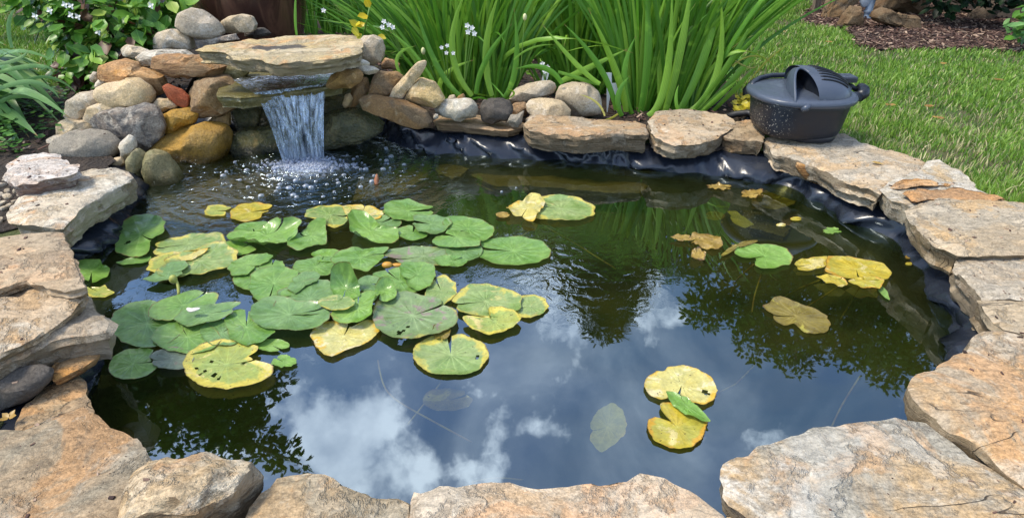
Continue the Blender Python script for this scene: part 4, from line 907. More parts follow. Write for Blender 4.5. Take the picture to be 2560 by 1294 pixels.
pad('round green pad at the far end of the raft', 1025, 530, 62, 28, 0, 'g', .010, [(962,535),(965,515),(985,505),(1020,502),(1055,512),(1085,520),(1087,536),(1060,545),(1025,554),(985,550)], wav=.08)
pad('small green pad in front of the round far pad', 1032, 582, 38, 18, 90, 'g', .006)
pad('light green pad behind the curled bowl pad', 950, 558, 50, 18, 45, 'gb', .008)
pad('green pad with folded edge left of the far right pads', 1074, 562, 54, 26, 160, 'gb', .014, [(1025,550),(1040,540),(1080,540),(1120,548),(1130,560),(1110,580),(1075,586),(1045,578)], wav=.1)
pad('broad green pad at the far right of the raft', 1172, 575, 62, 32, 215, 'g', .012, [(1108,560),(1120,545),(1165,544),(1205,553),(1232,572),(1230,590),(1210,603),(1165,604),(1130,590)], wav=.06)
pad('curled green bowl shaped pad near the back of the raft', 930, 578, 65, 36, 35, 'gl', .018, [(866,558),(878,544),(905,542),(935,552),(960,572),(990,572),(994,592),(975,608),(940,614),(905,604),(875,585)], hw=2, curl=(150,.1,.035), curl2=(250,.5,.02), wav=.15)
pad('domed green pad in front of the broad far right pad', 1140, 604, 58, 28, 140, 'g', .020, [(1083,608),(1092,590),(1125,578),(1165,582),(1200,600),(1198,615),(1150,620),(1100,618)], dome_=.15)
pad('pale green pad below the domed pad', 1160, 628, 44, 24, 60, 'gb', .010)
pad('notched oval green pad standing clear at the right of the raft', 1285, 630, 93, 36, 172, 'g', .004, [(1193,618),(1205,605),(1250,597),(1310,597),(1355,608),(1376,628),(1370,645),(1340,658),(1290,664),(1240,660),(1205,645)], hw=5, wav=.03)
pad('tattered green pad with a brown end in the middle of the raft', 1060, 640, 92, 24, 200, 'pk', .008, [(965,645),(975,625),(1010,622),(1060,618),(1110,620),(1150,635),(1145,650),(1100,662),(1040,660),(985,655)], hw=2, wav=.12)
pad('small torn green pad in front of the tattered pad', 1128, 652, 42, 14, 30, 'g', .014, edge=.1)
pad('glossy green pad lying over its neighbours at the centre of the raft', 900, 648, 72, 30, 25, 'g', .022, [(828,652),(850,628),(890,620),(940,622),(972,618),(960,640),(945,662),(915,677),(880,672),(845,664)], hw=2, wav=.12)
pad('green pad left of the glossy centre pad', 785, 668, 54, 24, 80, 'g', .010, [(732,672),(745,655),(775,650),(800,640),(832,645),(835,670),(820,690),(780,690),(745,684)], hw=3)
pad('green dark edged leaf behind the centre pads', 820, 640, 40, 16, 200, 'gl', .008)
pad('pointed green pad at the left middle of the raft', 640, 662, 66, 28, 330, 'g', .014, [(573,672),(582,655),(620,640),(665,636),(682,642),(670,655),(640,668),(620,686),(585,690)], hw=2)
pad('rough edged green pad behind the pointed pad', 680, 664, 30, 16, 100, 'g', .010, edge=.1)
pad('green pad beneath the pointed pad', 632, 698, 48, 28, 30, 'g', .008)
pad('big green pad left of centre with a torn notch', 690, 712, 66, 50, 280, 'g', .018, [(627,720),(630,690),(660,672),(705,668),(745,680),(742,705),(738,730),(700,750),(655,755),(635,740)], hw=2, wav=.08)
pad('green pad with an indented right edge in the middle of the raft', 765, 705, 46, 32, 190, 'gb', .024, [(722,720),(735,695),(760,680),(790,682),(800,690),(790,705),(765,715),(740,735)], hw=2)
pad('large dark green pad at the centre front', 770, 755, 90, 45, 345, 'gb', .020, [(690,770),(700,730),(740,715),(780,700),(820,705),(850,730),(860,755),(820,785),(760,790),(710,790)], hw=2, wav=.08)
pad('wide ribbed pad with a folded crease at the front left of centre', 728, 782, 98, 46, 15, 'gb', .026, [(630,790),(635,765),(660,748),(700,745),(745,755),(800,760),(826,775),(825,800),(790,820),(730,828),(670,822),(640,808)], hw=3, wav=.06)
pad('green pad right of the standing leaf', 985, 712, 62, 32, 130, 'g', .012, [(935,690),(955,675),(1000,672),(1040,690),(1075,705),(1060,725),(1020,735),(975,732),(945,715)], hw=2)
pad('green heart shaped pad at the right of centre', 1035, 690, 54, 36, 230, 'g', .020, [(998,672),(1010,658),(1050,655),(1085,668),(1087,690),(1075,715),(1045,728),(1015,710)], hw=2, wav=.08)
pad('small pale pad beside the standing leaf', 925, 710, 30, 20, 0, 'gb', .020)
pad('yellow edged pad standing out at the right of centre', 1104, 735, 42, 42, 110, 'gy', .010, [(1090,690),(1115,692),(1138,710),(1140,735),(1110,765),(1085,760),(1060,745),(1075,715)], hw=3)
pad('standing curled green leaf at the centre of the raft', 868, 715, 40, 36, 275, 'g', .03, [(828,720),(838,700),(860,692),(885,695),(896,710),(900,740),(870,752),(840,745)], hw=2, curl=(95,-.1,.085), wav=.1)
pad('curled leaf edge rolled up right of the standing leaf', 965, 730, 26, 22, 240, 'gl', .03, curl=(110,.0,.035), wav=.2, hw=2)
pad('bright shiny green leaf at the centre front', 890, 768, 64, 42, 100, 'gl', .028, [(826,790),(850,760),(885,735),(925,728),(950,732),(945,760),(930,790),(895,806),(850,806)], hw=2, curl=(0,.4,.02), wav=.12)
pad('small light green pad on top of the centre leaves', 842, 757, 43, 18, 70, 'gy', .040, hw=2)
pad('large grey green pad with a brown patch at the front right', 1038, 792, 102, 58, 30, 'pk', .016, [(935,800),(945,765),(970,740),(1020,732),(1060,745),(1100,750),(1138,780),(1136,810),(1090,835),(1040,850),(985,846),(950,825)], hw=3, wav=.05, holes=[(1020,815,5),(1000,832,8),(1008,826,5)])
pad('wide green pad with yellow left tip at the right front', 1212, 756, 88, 42, 190, 'gy', .010, [(1123,755),(1150,732),(1175,715),(1225,714),(1270,728),(1300,745),(1295,775),(1250,795),(1190,792),(1150,778)], hw=3, wav=.05)
pad('pale round pad at the right front end of the raft', 1328, 765, 42, 30, 200, 'gy', .006, [(1285,760),(1300,742),(1335,737),(1362,748),(1370,765),(1358,782),(1325,795),(1290,790)], hw=2)
pad('yellow folded pad in front of the wide right front pad', 1230, 808, 72, 28, 130, 'yg', .016, [(1160,800),(1165,790),(1200,795),(1222,792),(1222,772),(1250,770),(1280,778),(1302,795),(1290,812),(1250,830),(1225,836),(1180,822)], hw=2, wav=.1)
pad('small olive folded leaf at the front of the grey green pad', 1103, 828, 22, 20, 270, 'ob', .012, curl=(180,.2,.006), hw=2)
pad('bright yellow heart shaped pad at the front of the raft', 865, 845, 83, 44, 85, 'y', .008, [(783,840),(790,820),(820,808),(870,806),(880,818),(910,802),(940,805),(947,825),(920,855),(880,870),(835,890),(812,886),(790,865)], hw=5, wav=.05)
pad('speckled round pad floating alone in front of the raft', 1127, 888, 90, 50, 98, 'gy', .004, hw=5, wav=.03, edge=.04, holes=[(1195,893,6)], stem=[(1127,890),(1100,960),(1020,1060)])
pad('huge green pad at the left front of the raft', 358, 812, 84, 56, 30, 'g', .010, [(275,815),(285,785),(320,765),(370,757),(420,765),(450,790),(455,830),(420,860),(365,870),(310,855)], hw=2, wav=.05)
pad('broad green pad beside the huge left front pad', 470, 838, 90, 50, 130, 'g', .014, [(380,850),(400,825),(440,800),(490,800),(530,820),(555,850),(530,875),(480,885),(420,875)], hw=2, wav=.05)
pad('green pad with a white petal lying on it', 460, 765, 88, 38, 60, 'g', .022, [(373,790),(385,762),(420,745),(470,732),(520,728),(545,740),(530,765),(480,785),(430,802),(395,800)], hw=3, wav=.06)
pad('dark green shaded pad under the petal pad', 525, 786, 82, 30, 20, 'gb', .030, [(440,795),(460,775),(510,765),(570,757),(604,760),(580,785),(530,805),(470,817),(448,808)], hw=2)
pad('small green pad between the front left pads', 555, 832, 52, 32, 60, 'gb', .018)
pad('green pad with a radiating crease left of the wide ribbed pad', 625, 812, 66, 44, 110, 'g', .020, [(563,800),(580,780),(610,768),(632,775),(640,800),(690,830),(660,850),(615,862),(580,850)], hw=3)
pad('dark edged oval pad at the front left corner of the raft', 334, 910, 60, 38, 10, 'gl', .006, [(273,920),(285,895),(320,876),(360,872),(385,880),(372,895),(395,912),(370,935),(320,948),(285,940)], hw=3)
pad('dull grey pad overlapping the front left corner pad', 430, 896, 54, 26, 190, 'gg', .012, hw=2)
pad('big yellow green pad riddled with slits at the front of the raft', 572, 912, 110, 60, 12, 'yg', .014, [(462,915),(475,888),(510,865),(555,853),(600,858),(645,870),(640,885),(610,893),(640,898),(680,915),(676,935),(640,958),(570,972),(510,962),(475,945)], hw=2, wav=.04, holes=[(490,920,5),(510,928,5),(500,935,4),(535,938,6),(530,903,4),(548,945,4),(610,908,5),(560,890,3)])
pad('small green pad at the upper right of the riddled pad', 680, 863, 42, 15, 330, 'gl', .006, hw=4)
pad('small torn leaf at the right of the riddled pad', 708, 903, 30, 14, 150, 'gl', .006, edge=.15, hw=4)
# the right hand pads
pad('pale yellow and green pad with ragged rim near the far rim', 1410, 522, 76, 33, 160, 'gy', .006, [(1330,510),(1345,492),(1400,490),(1450,498),(1487,518),(1484,540),(1450,553),(1390,555),(1340,548),(1320,530)], hw=2, wav=.04, stem=[(1345,556),(1440,610),(1540,672)])
pad('peach yellow folded leaf overlapping the ragged far pad', 1316, 526, 48, 26, 250, 'y', .020, [(1268,528),(1275,512),(1310,505),(1325,490),(1350,492),(1363,508),(1345,530),(1335,553),(1310,550),(1290,540)], hw=2, wav=.2, stem=[(1320,556),(1335,570),(1290,600)])
pad('orange leaf tip left of the peach yellow leaf', 1257, 537, 17, 7, 20, 'br', .008, hw=2)
pad('light green notched pad on the right side of the pond', 1907, 642, 76, 34, 205, 'gl', .006, [(1832,632),(1845,615),(1885,610),(1930,612),(1965,622),(1984,645),(1975,662),(1950,668),(1935,676),(1900,676),(1886,665),(1890,650),(1850,648)], hw=4, wav=.06, stem=[(1885,660),(1840,700),(1825,740)])
pad('yellow lobed pad left of the large deep yellow pad', 2030, 668, 60, 24, 200, 'yo', .008, [(1980,665),(1995,650),(2030,645),(2068,640),(2080,655),(2060,670),(2020,678),(1990,676)], hw=2, wav=.1)
pad('large deep yellow pad at the right side of the pond', 2145, 676, 82, 36, 250, 'yo', .012, [(2066,660),(2070,642),(2105,640),(2160,648),(2205,660),(2228,680),(2222,700),(2180,704),(2140,700),(2100,695),(2060,680)], hw=3, wav=.06, stem=[(2110,705),(2060,740),(2010,770)])
pad('orange edged yellow leaf in front of the large deep yellow pad', 2085, 700, 44, 16, 20, 'yo', .018, [(2040,690),(2075,684),(2110,694),(2122,708),(2105,718),(2070,710)], hw=2, wav=.2, stem=[(2050,700),(2000,720),(1955,745)])
pad('yellow torn leaf at the front of the large deep yellow pad', 2165, 706, 44, 18, 90, 'yo', .018, [(2118,702),(2140,692),(2190,692),(2212,702),(2200,722),(2180,718),(2155,722)], hw=2, wav=.15, stem=[(2150,715),(2130,750),(2100,800)])
pad('curled green leaf tip right of the yellow pads', 2206, 730, 14, 22, 90, 'g', .004, [(2190,710),(2202,712),(2218,728),(2226,752),(2212,745),(2196,728)], hw=1)
pad('half sunken olive brown pad with a split end, right side', 1992, 790, 86, 48, 180, 'ob', .004, [(1902,765),(1920,760),(1935,745),(1950,742),(1980,755),(2030,768),(2068,790),(2077,815),(2060,835),(2010,835),(1985,812),(1960,818),(1925,795)], hw=3, wav=.05)
pad('crumpled brown pad right of centre', 1762, 603, 46, 22, 180, 'br', .010, [(1715,600),(1735,582),(1770,580),(1800,592),(1809,612),(1790,625),(1750,620)], hw=4, wav=.3, stem=[(1757,650),(1800,690),(1830,712)])
pad('golden brown rolled leaf end left of the crumpled brown pad', 1700, 592, 26, 11, 0, 'br', .014, [(1674,592),(1695,585),(1725,588),(1730,600),(1700,602)], hw=2, wav=.3)
pad('folded tan leaf below the crumpled brown pad', 1744, 636, 20, 16, 90, 'br', .016, [(1726,645),(1730,625),(1750,620),(1765,635),(1762,648),(1740,650)], hw=2, wav=.4)
pad('narrow brown rolled leaf pointing at the light green notched pad', 1855, 618, 46, 10, 180, 'ob', .010, [(1800,638),(1830,612),(1880,598),(1900,600),(1880,610),(1840,622),(1812,642)], hw=1, wav=.3)
pad('sunken yellow brown leaf near the far right liner', 1787, 540, 25, 11, 180, 'ob', -.015, hw=3, stem=[(1805,555),(1800,575),(1788,600)])
pad('sunken olive leaf beside the sunken yellow brown leaf', 1848, 550, 28, 16, 130, 'sub', -.012, [(1816,530),(1840,528),(1862,545),(1885,562),(1860,572),(1835,560)], hw=2)
pad('round yellow pad with a green leaf at its centre, front right', 1704, 965, 92, 50, 245, 'y', .006, [(1610,965),(1615,945),(1640,928),(1662,930),(1670,918),(1710,914),(1750,925),(1780,948),(1796,975),(1790,1000),(1760,1014),(1720,1005),(1690,990),(1650,1004),(1620,988)], hw=6, wav=.04, holes=[(1765,982,8),(1758,978,6)], stem=[(1780,990),(1840,960),(1890,910)])
pad('long folded green leaf between the two yellow front pads', 1724, 1020, 24, 60, 100, 'gl', .016, [(1662,978),(1690,980),(1720,995),(1755,1025),(1782,1055),(1750,1050),(1710,1035),(1680,1010)], hw=1, wav=.15)
pad('yellow brown torn pad nearest the bottom rim', 1690, 1068, 76, 52, 130, 'yo', .005, [(1614,1070),(1620,1050),(1640,1042),(1665,1055),(1700,1060),(1648,1030),(1650,1010),(1685,1008),(1730,1030),(1772,1052),(1765,1070),(1755,1100),(1730,1120),(1680,1120),(1635,1105)], hw=3, wav=.05)
pad('sunken green grey leaf left of the yellow front pads', 1520, 1070, 48, 60, 200, 'sub', -.012, [(1474,1100),(1475,1060),(1495,1025),(1530,1010),(1555,1025),(1568,1060),(1560,1090),(1530,1115),(1500,1132)], hw=1)
pad('tiny yellow leaf floating near the right liner', 1990, 547, 15, 5, 0, 'yo', .003, name='fallen_leaf', cat='leaf', group=None)
pad('tiny green lobed leaf floating near the right liner', 2080, 576, 22, 8, 0, 'gl', .003, name='fallen_leaf', cat='leaf', group=None, edge=.25)
pad('small tan leaf floating in the open water near the right liner', 1953, 562, 13, 4, 0, 'y', .003, name='fallen_leaf', cat='leaf', group=None)
pad('curled tan leaf floating near the far rim, left of its pair', 1800, 468, 32, 7, 0, 'br', .003, name='fallen_leaf', cat='leaf', group=None, edge=.2, wav=.3)
pad('curled tan leaf floating near the far rim, right of its pair', 1882, 485, 28, 12, 0, 'br', .003, name='fallen_leaf', cat='leaf', group=None, edge=.2, wav=.3)
pad('small orange leaf floating by the right liner', 2273, 642, 11, 5, 0, 'br', .003, name='fallen_leaf', cat='leaf', group=None)
pad('tiny orange yellow leaf by the right liner below the small orange leaf', 2272, 659, 9, 4, 0, 'yo', .003, name='fallen_leaf', cat='leaf', group=None)
pad('faint green pad sunk deep at the centre of the pond', 1120, 1000, 60, 28, 20, 'ob', -.06, hw=4)
pad('dark olive pad sunk below the broad right stone', 1940, 500, 50, 26, 40, 'ob', -.04, hw=4)
pad('yellow orange leaf wedged at the waterline of the far rim', 1345, 372, 32, 10, 40, 'yg', -.002, hw=3)

def small_things():
    # dropped white petal, yellow bud, red twig, submerged stems
    m = M('petal_white'); m.set(Base_Color=(.78, .74, .66), Roughness=.6); PET = m.m
    mb = MB(); V, F = ico(3); c = P(478, 776, .05)
    mb.add([(c.x + v.x * .012 + max(0, v.x) * .018, c.y + v.y * .009, c.z + v.z * .006 + .008 * abs(v.x)) for v in V], F); tag(mb.build('petal', PET, None, c), 'white petal lying on the front left lily pad', 'petal')
    m = M('bud_green'); m.set(Base_Color=(.36, .38, .08), Roughness=.5); BG = m.m
    root = empty('lily_bud', P(441, 720, 0), 'round yellow green lily bud on a thick bent stalk at the left of the raft', 'lily bud')
    mb = MB(); c = P(433, 698, .05); mb.add([(c.x + v.x * .013, c.y + v.y * .013, c.z + v.z * .016) for v in ico(3)[0]], ico(3)[1]); mb.build('bud', BG, root, c)
    mb = MB(); tube(mb, bez(P(433, 700, .045), P(446, 695, .05), P(447, 738, .01), 10), .005, 8); mb.build('stalk', BG, root, c)
    root = empty('lily_bud', P(975, 662, 0), 'small orange lily bud between the pads in the middle of the raft', 'lily bud')
    m = M('bud_orange'); m.set(Base_Color=(.50, .25, .03), Roughness=.5)
    mb = MB(); c = P(968, 662, .022); mb.add([(c.x + v.x * .019, c.y + v.y * .014, c.z + v.z * .012) for v in ico(3)[0]], ico(3)[1]); mb.build('bud', m.m, root, c)
    mb = MB(); c = P(992, 662, .016); mb.add([(c.x + v.x * .022, c.y + v.y * .010, c.z + v.z * .006) for v in ico(3)[0]], ico(3)[1]); mb.build('sepal', m.m, root, c)
    m = M('wood_red'); v = m.coords(); m.set(Base_Color=m.mix(m.mr(m.noise(v, 40, 3), .4, .6), (.30, .075, .025), (.42, .18, .08)), Roughness=.6)
    mb = MB(); tube(mb, [P(941, 462, 0), P(941, 450, .014), P(942, 436, .045)], [.008, .0115, .004], 10); tag(mb.build('twig', m.m, None, P(941, 462, 0)), 'short reddish brown twig sticking up from the water right of the bubbles', 'twig')
    # loose stalks drifting under the surface
    for lab, pts in [('long thin stalk drifting under the water near the front', [(945,900),(960,985),(1060,1040),(1180,1105)]), ('curved stalk showing under the surface by the bottom rim', [(1180,1205),(1240,1192),(1310,1200)]),
                     ('thin pale stalk under the water at the right front', [(2150,940),(2105,1010),(2080,1065)]), ('stalk running under the water between pads at the left of the raft', [(480,700),(560,682),(640,660)]),
                     ('stalk under the water from the boat leaf to the centre pads', [(640,605),(690,632),(750,655)]), ('stalk running under the water right of the light green pad', [(1905,680),(1885,740),(1880,780)]),
                     ('short stalk showing in the gap at the back of the raft', [(1000,595),(1060,612),(1095,616)])]:
        q = [P(x, y, -.03 - .03 * i) for i, (x, y) in enumerate(pts)]; mb = MB(); pp = []
        for i in range(len(q) - 1):
            for t in range(8): pp.append(q[i].lerp(q[i + 1], t / 8))
        pp.append(q[-1]); 
        for _ in range(14): pp = [pp[0]] + [(pp[i - 1] + pp[i] * 2 + pp[i + 1]) / 4 for i in range(1, len(pp) - 1)] + [pp[-1]]
        tube(mb, pp, .0028, 6); tag(mb.build('lily_stalk', STEM, None, q[0]), lab, 'stalk', 'loose stalks under the water')
small_things()
# ------------------------------------------------------------------ plants
def leaf_mat(name, a, b, c, stripe=.38, rough=.42, trans=.28, spec=.4, veins=False, stripe_n=5):
    m = M(name); tc = m.n('ShaderNodeTexCoord'); sp = m.n('ShaderNodeSeparateXYZ'); m.l(tc.outputs['UV'], sp.inputs[0])
    at = m.n('ShaderNodeAttribute'); at.attribute_name = 'tint'; t = at.outputs['Fac']
    v = m.coords(False); n1 = m.noise(v, 14, 3)
    col = m.mix(m.mr(t, 0, .55, 0, 1, False), a, b); col = m.mix(m.mr(t, .55, 1, 0, 1, False), col, c)
    if veins: s = m.math('ABSOLUTE', m.math('SUBTRACT', sp.outputs[0], .5)); col = m.mix(m.mr(s, .05, .0, 0, .5), col, tuple(min(1, q * 1.7 + .03) for q in b))
    else:
        s = m.math('SINE', m.math('MULTIPLY', sp.outputs[0], stripe_n * 2 * pi)); col = m.mix(m.mr(s, -1, 1, 0, stripe), col, tuple(q * .55 for q in b))
    col = m.mix(m.mr(n1, .55, .75, 0, .35), col, tuple(min(1, q * 1.5) for q in c))
    if not veins: col = m.mix(m.mr(m.math('ADD', sp.outputs[1], m.math('MULTIPLY', t, .03)), .975, 1.0), col, (.30, .20, .07)); col = m.mix(m.mr(m.noise(m.coords(False, scale=(1, 1, .35)), 60, 4, .7), .60, .74, 0, .5), col, tuple(q * .5 for q in b))
    m.set(Base_Color=col, Roughness=rough); m.b.inputs['Specular IOR Level'].default_value = spec
    tl = m.n('ShaderNodeBsdfTranslucent'); m.l(col, tl.inputs[0]); mx = m.n('ShaderNodeMixShader'); mx.inputs[0].default_value = trans
    m.l(m.b.outputs[0], mx.inputs[1]); m.l(tl.outputs[0], mx.inputs[2]); m.l(mx.outputs[0], m.out.inputs[0]); return m.m
IRIS = leaf_mat('iris_blade', (.035,.13,.010), (.12,.32,.022), (.29,.51,.05))
IRISY = leaf_mat('yellowing_blade', (.30,.30,.03), (.45,.42,.06), (.55,.50,.16), .1)
STRAP = leaf_mat('strap_leaf', (.06,.18,.04), (.16,.33,.10), (.30,.46,.17), .3, .4)
STRAPG = leaf_mat('bright_strap_leaf', (.06,.16,.02), (.11,.27,.035), (.20,.38,.06), .2)
SHRUB = leaf_mat('shrub_leaf', (.035,.11,.014), (.11,.27,.03), (.27,.44,.06), veins=True, rough=.36, trans=.22)
SHRUBY = leaf_mat('young_shrub_leaf', (.12,.24,.03), (.26,.38,.05), (.42,.50,.10), veins=True)
RUSTL = leaf_mat('maroon_leaf', (.07,.03,.02), (.12,.055,.03), (.18,.09,.05), veins=True)
DARKL = leaf_mat('dark_bush_leaf', (.008,.022,.008), (.018,.05,.016), (.05,.11,.04), veins=True, trans=.15)
TREEL = leaf_mat('tree_leaf', (.016,.045,.008), (.04,.095,.014), (.09,.17,.03), veins=True, trans=.3)
CONL = leaf_mat('conifer_leaf', (.010,.03,.010), (.022,.06,.018), (.05,.10,.03), veins=True, trans=.15)
def bark_mat(name, a, b):
    m = M(name); v = m.coords(False, scale=(1, 1, .22)); n1 = m.noise(v, 22, 6, .65, .6); n2 = m.noise(v, 90, 3)
    m.set(Base_Color=m.mix(m.mr(n1, .38, .62), a, b), Roughness=.9, Normal=m.bump(m.math('ADD', n1, m.math('MULTIPLY', n2, .3)), 1, .02)); return m.m
BARK = bark_mat('bark', (.06,.042,.028), (.16,.12,.085)); TWIG = bark_mat('twig_bark', (.09,.05,.03), (.20,.12,.07))
m_ = M('white_petal'); m_.set(Base_Color=(.80,.78,.72), Roughness=.55); m_.b.inputs['Subsurface Weight'].default_value = 0; WPET = m_.m
m_ = M('cream_bud'); m_.set(Base_Color=(.62,.60,.30), Roughness=.6); CBUD = m_.m
m_ = M('flower_stem'); m_.set(Base_Color=(.16,.30,.05), Roughness=.5); FST = m_.m

def ovate(mb, c, d, up, L, W, tint, cup=.15):
    """one broad leaf: base c, pointing d, with its blade facing up"""
    d = d.normalized(); s = d.cross(up); s = s.normalized() if s.length > 1e-4 else Vector((1, 0, 0)); n = s.cross(d)
    P_ = [(0, 0, 0), (.28, .42, 0), (.28, 0, -cup), (.28, -.42, 0), (.62, .40, .02), (.62, 0, -cup), (.62, -.40, .02), (1, 0, .06)]
    V = [c + d * (a * L) + s * (b * W) + n * (h * W * .8 - a * a * L * .18) for a, b, h in P_]
    mb.add(V, [(0, 2, 1), (0, 3, 2), (1, 2, 5, 4), (2, 3, 6, 5), (4, 5, 7), (5, 6, 7)], uv=[(.5, 0), (1, .3), (.5, .3), (0, .3), (1, .6), (.5, .6), (0, .6), (.5, 1)], tint=[tint] * 8)
def blade(mb, pts, width, side=None, tint=.5, fold=.18, tip=1.0, base=.75):
    """one strap leaf along pts; side = the direction the flat of the leaf is spread in"""
    k = len(pts); V = []; uv = []
    for i, p in enumerate(pts):
        p = Vector(p); t = (Vector(pts[min(i + 1, k - 1)]) - Vector(pts[max(i - 1, 0)])).normalized(); s = i / (k - 1)
        sd = side if side is not None else Vector((1, 0, 0))
        w = (sd - t * sd.dot(t)); w = w.normalized() if w.length > 1e-4 else Vector((1, 0, 0)); nrm = t.cross(w)
        hw = width * .5 * (base + (1 - base) * min(1, s * 3)) * (1 - max(0, (s - .45) / .55) ** 1.8 * tip)
        hw = max(hw, width * .012)
        V += [p - w * hw, p - nrm * hw * fold * 2, p + w * hw]; uv += [(0, s), (.5, s), (1, s)]
    F = []
    for i in range(k - 1):
        for j in range(2): a = i * 3 + j; F.append((a, a + 1, a + 4, a + 3))
    mb.add(V, F, uv=uv, tint=[tint] * len(V))
def iris(name, label, cx, cy, z, n, rad, hmin, hmax, width, lean=(0, 0), spread=.35, droop=.25, seed=1, mat=None, group='clumps of strap leaved plants behind the rocks', cat='plant', ry=None, bent=.12, cols=(.1, 1)):
    rg = rnd(seed); mb = MB(); c = P(cx, cy, z)
    nf = max(4, int(n * 1.8) // 7)
    for f in range(nf):                    # fans of leaves
        fx = c.x + rg.uniform(-1, 1) * rad; fy = c.y + rg.uniform(-.2, 1) * (ry or rad * .6); fa = rg.uniform(-.5, .5); zz = ground_z(fx, fy) - .01
        lx = lean[0] + rg.gauss(0, spread * .5) + (fx - c.x) / rad * spread * .7; ly = lean[1] + rg.gauss(0, spread * .3)
        for i in range(7):
            h = rg.uniform(hmin, hmax); u = (i - 3) / 3; dx = lx + u * spread * .75 * cos(fa) + rg.gauss(0, .04); dy = ly + u * spread * .4 * sin(fa) + rg.gauss(0, .06)
            b = Vector((fx + u * .03, fy + rg.uniform(-.02, .02), zz)); m1 = b + Vector((dx * h * .30, dy * h * .3, h * .6))
            dr = droop * rg.random() ** 3
            if rg.random() < bent: dr = .75
            t = b + Vector((dx * h * (1 + dr), dy * h * (1 + dr), h * (1 - dr * .8)))
            sd = Vector((cos(fa), sin(fa), 0)); a = rg.uniform(-.5, .5); sd = Vector((cos(fa + a), sin(fa + a), 0))
            blade(mb, bez(b, m1, t, 9), width * rg.uniform(.38, .78), sd, rg.uniform(*cols))
    o = mb.build(name, mat or IRIS, None, (c.x, c.y, ground_z(c.x, c.y))); tag(o, label, cat, group); return o
def blades_px(mb, specs, Y, rg, col=(.3, 1)):
    for s in specs:
        pts = s[0]; w = s[1] * mpp(Y) * .58; dY = s[2] if len(s) > 2 else 0
        q = [Q(x, y, Y + dY + k * .02) for k, (x, y) in enumerate(pts)]
        if len(q) == 2: q = [q[0], q[0].lerp(q[1], .5) + Vector((0, -.01, .01)), q[1]]
        pp = bez(q[0], q[1] * 2 - (q[0] + q[2]) * .5, q[2], 10)
        t = (q[2] - q[0]); sd = Vector((t.z, 0, -t.x)); sd = sd.normalized() + Vector((0, rg.uniform(-.35, .35), 0))
        blade(mb, pp, w, sd, rg.uniform(*col))
iris('iris_clump', 'dense fan of iris leaves rising behind the far rim at the centre', 1190, 246, .12, 140, .22, .62, .95, .036, (.0, .0), .46, .2, 11, bent=.04)
iris('iris_clump', 'grassy arching leaves spilling left behind the leaning slab', 1075, 195, .12, 98, .16, .35, .66, .024, (-.45, -.05), .5, .5, 12, bent=.25)
iris('iris_clump', 'crossing iris leaves behind the round grey cobble', 1455, 236, .12, 91, .22, .60, .9, .034, (.10, 0), .48, .2, 13, bent=.08)
rt = iris('iris_clump', 'broad iris leaves fanning right beside the black filter box', 1665, 266, .12, 126, .24, .62, 1.0, .038, (.16, 0), .44, .12, 14, bent=.03)
mb = MB(); rg = rnd(77)
blades_px(mb, [([(1600,285),(1620,120),(1612,-60)],34), ([(1660,290),(1700,130),(1730,-50)],34), ([(1695,285),(1770,110),(1790,-60)],34,.03), ([(1725,290),(1815,170),(1888,40)],28), ([(1740,285),(1840,190),(1925,68)],26,.05),
               ([(1775,285),(1850,210),(1905,150)],22,.06), ([(1705,290),(1790,190),(1800,-20)],30), ([(1620,290),(1665,200),(1680,-30)],32,-.03), ([(1650,288),(1652,140),(1640,-60)],36,.06), ([(1580,285),(1560,190),(1590,90)],26),
               ([(1565,280),(1540,180),(1470,20)],30), ([(1540,275),(1500,170),(1410,60)],24,-.05), ([(1555,290),(1545,240),(1575,190)],24,-.08), ([(1700,292),(1690,250),(1697,212)],14,-.1), ([(1745,288),(1800,240),(1845,200)],24,-.02)], 3.36, rg, (.35, 1))
tag(mb.build('iris_clump', IRIS, None, P(1660, 288, .12)), 'front row of wide upright iris leaves between the cobble and the filter box', 'plant', 'clumps of strap leaved plants behind the rocks')
mb = MB()
blades_px(mb, [([(1105,245),(1110,190),(1185,150)],22), ([(1135,170),(1160,220),(1230,240)],18), ([(1500,210),(1440,160),(1355,60)],20,-.1), ([(1395,180),(1460,200),(1500,215)],16,-.1), ([(1400,205),(1460,175),(1570,122)],26), ([(1405,210),(1360,170),(1290,172)],22,-.15),
               ([(1285,150),(1330,120),(1388,112)],8,-.1), ([(1190,235),(1215,150),(1280,60)],22,-.06), ([(1150,240),(1090,160),(1040,20)],24,-.05), ([(1230,240),(1215,120),(1250,-20)],28,-.04), ([(1180,240),(1130,120),(1170,-30)],26,-.05), ([(1260,245),(1290,160),(1285,20)],24,-.03),
               ([(1000,184),(995,140),(1040,115)],14,-.15), ([(1100,235),(1040,140),(975,80)],14,-.1), ([(1180,248),(1200,244),(1225,252)],8,-.3), ([(1258,240),(1245,225),(1222,200)],6,-.3), ([(1270,222),(1285,235),(1262,250)],8,-.3)], 3.36, rg, (.45, 1))
tag(mb.build('iris_clump', IRIS, None, P(1190, 245, .12)), 'loose pale iris leaves crossing in front of the central clump', 'plant', 'clumps of strap leaved plants behind the rocks')
iris('iris_clump', 'upright narrow leaves between the brown pot and the capstone', 835, 80, .12, 105, .26, .45, .8, .030, (.05, 0), .22, .15, 15, bent=.05)
iris('iris_clump', 'thin leaves behind the rounded grey stone at the capstone', 970, 110, .12, 70, .20, .45, .8, .026, (-.1, 0), .5, .35, 16, bent=.15)
iris('iris_clump', 'tall dense iris leaves at the back of the bed, left of centre', 1110, 120, .12, 112, .32, .7, 1.05, .036, (-.05, 0), .3, .15, 17, bent=.05, cols=(0, .7))
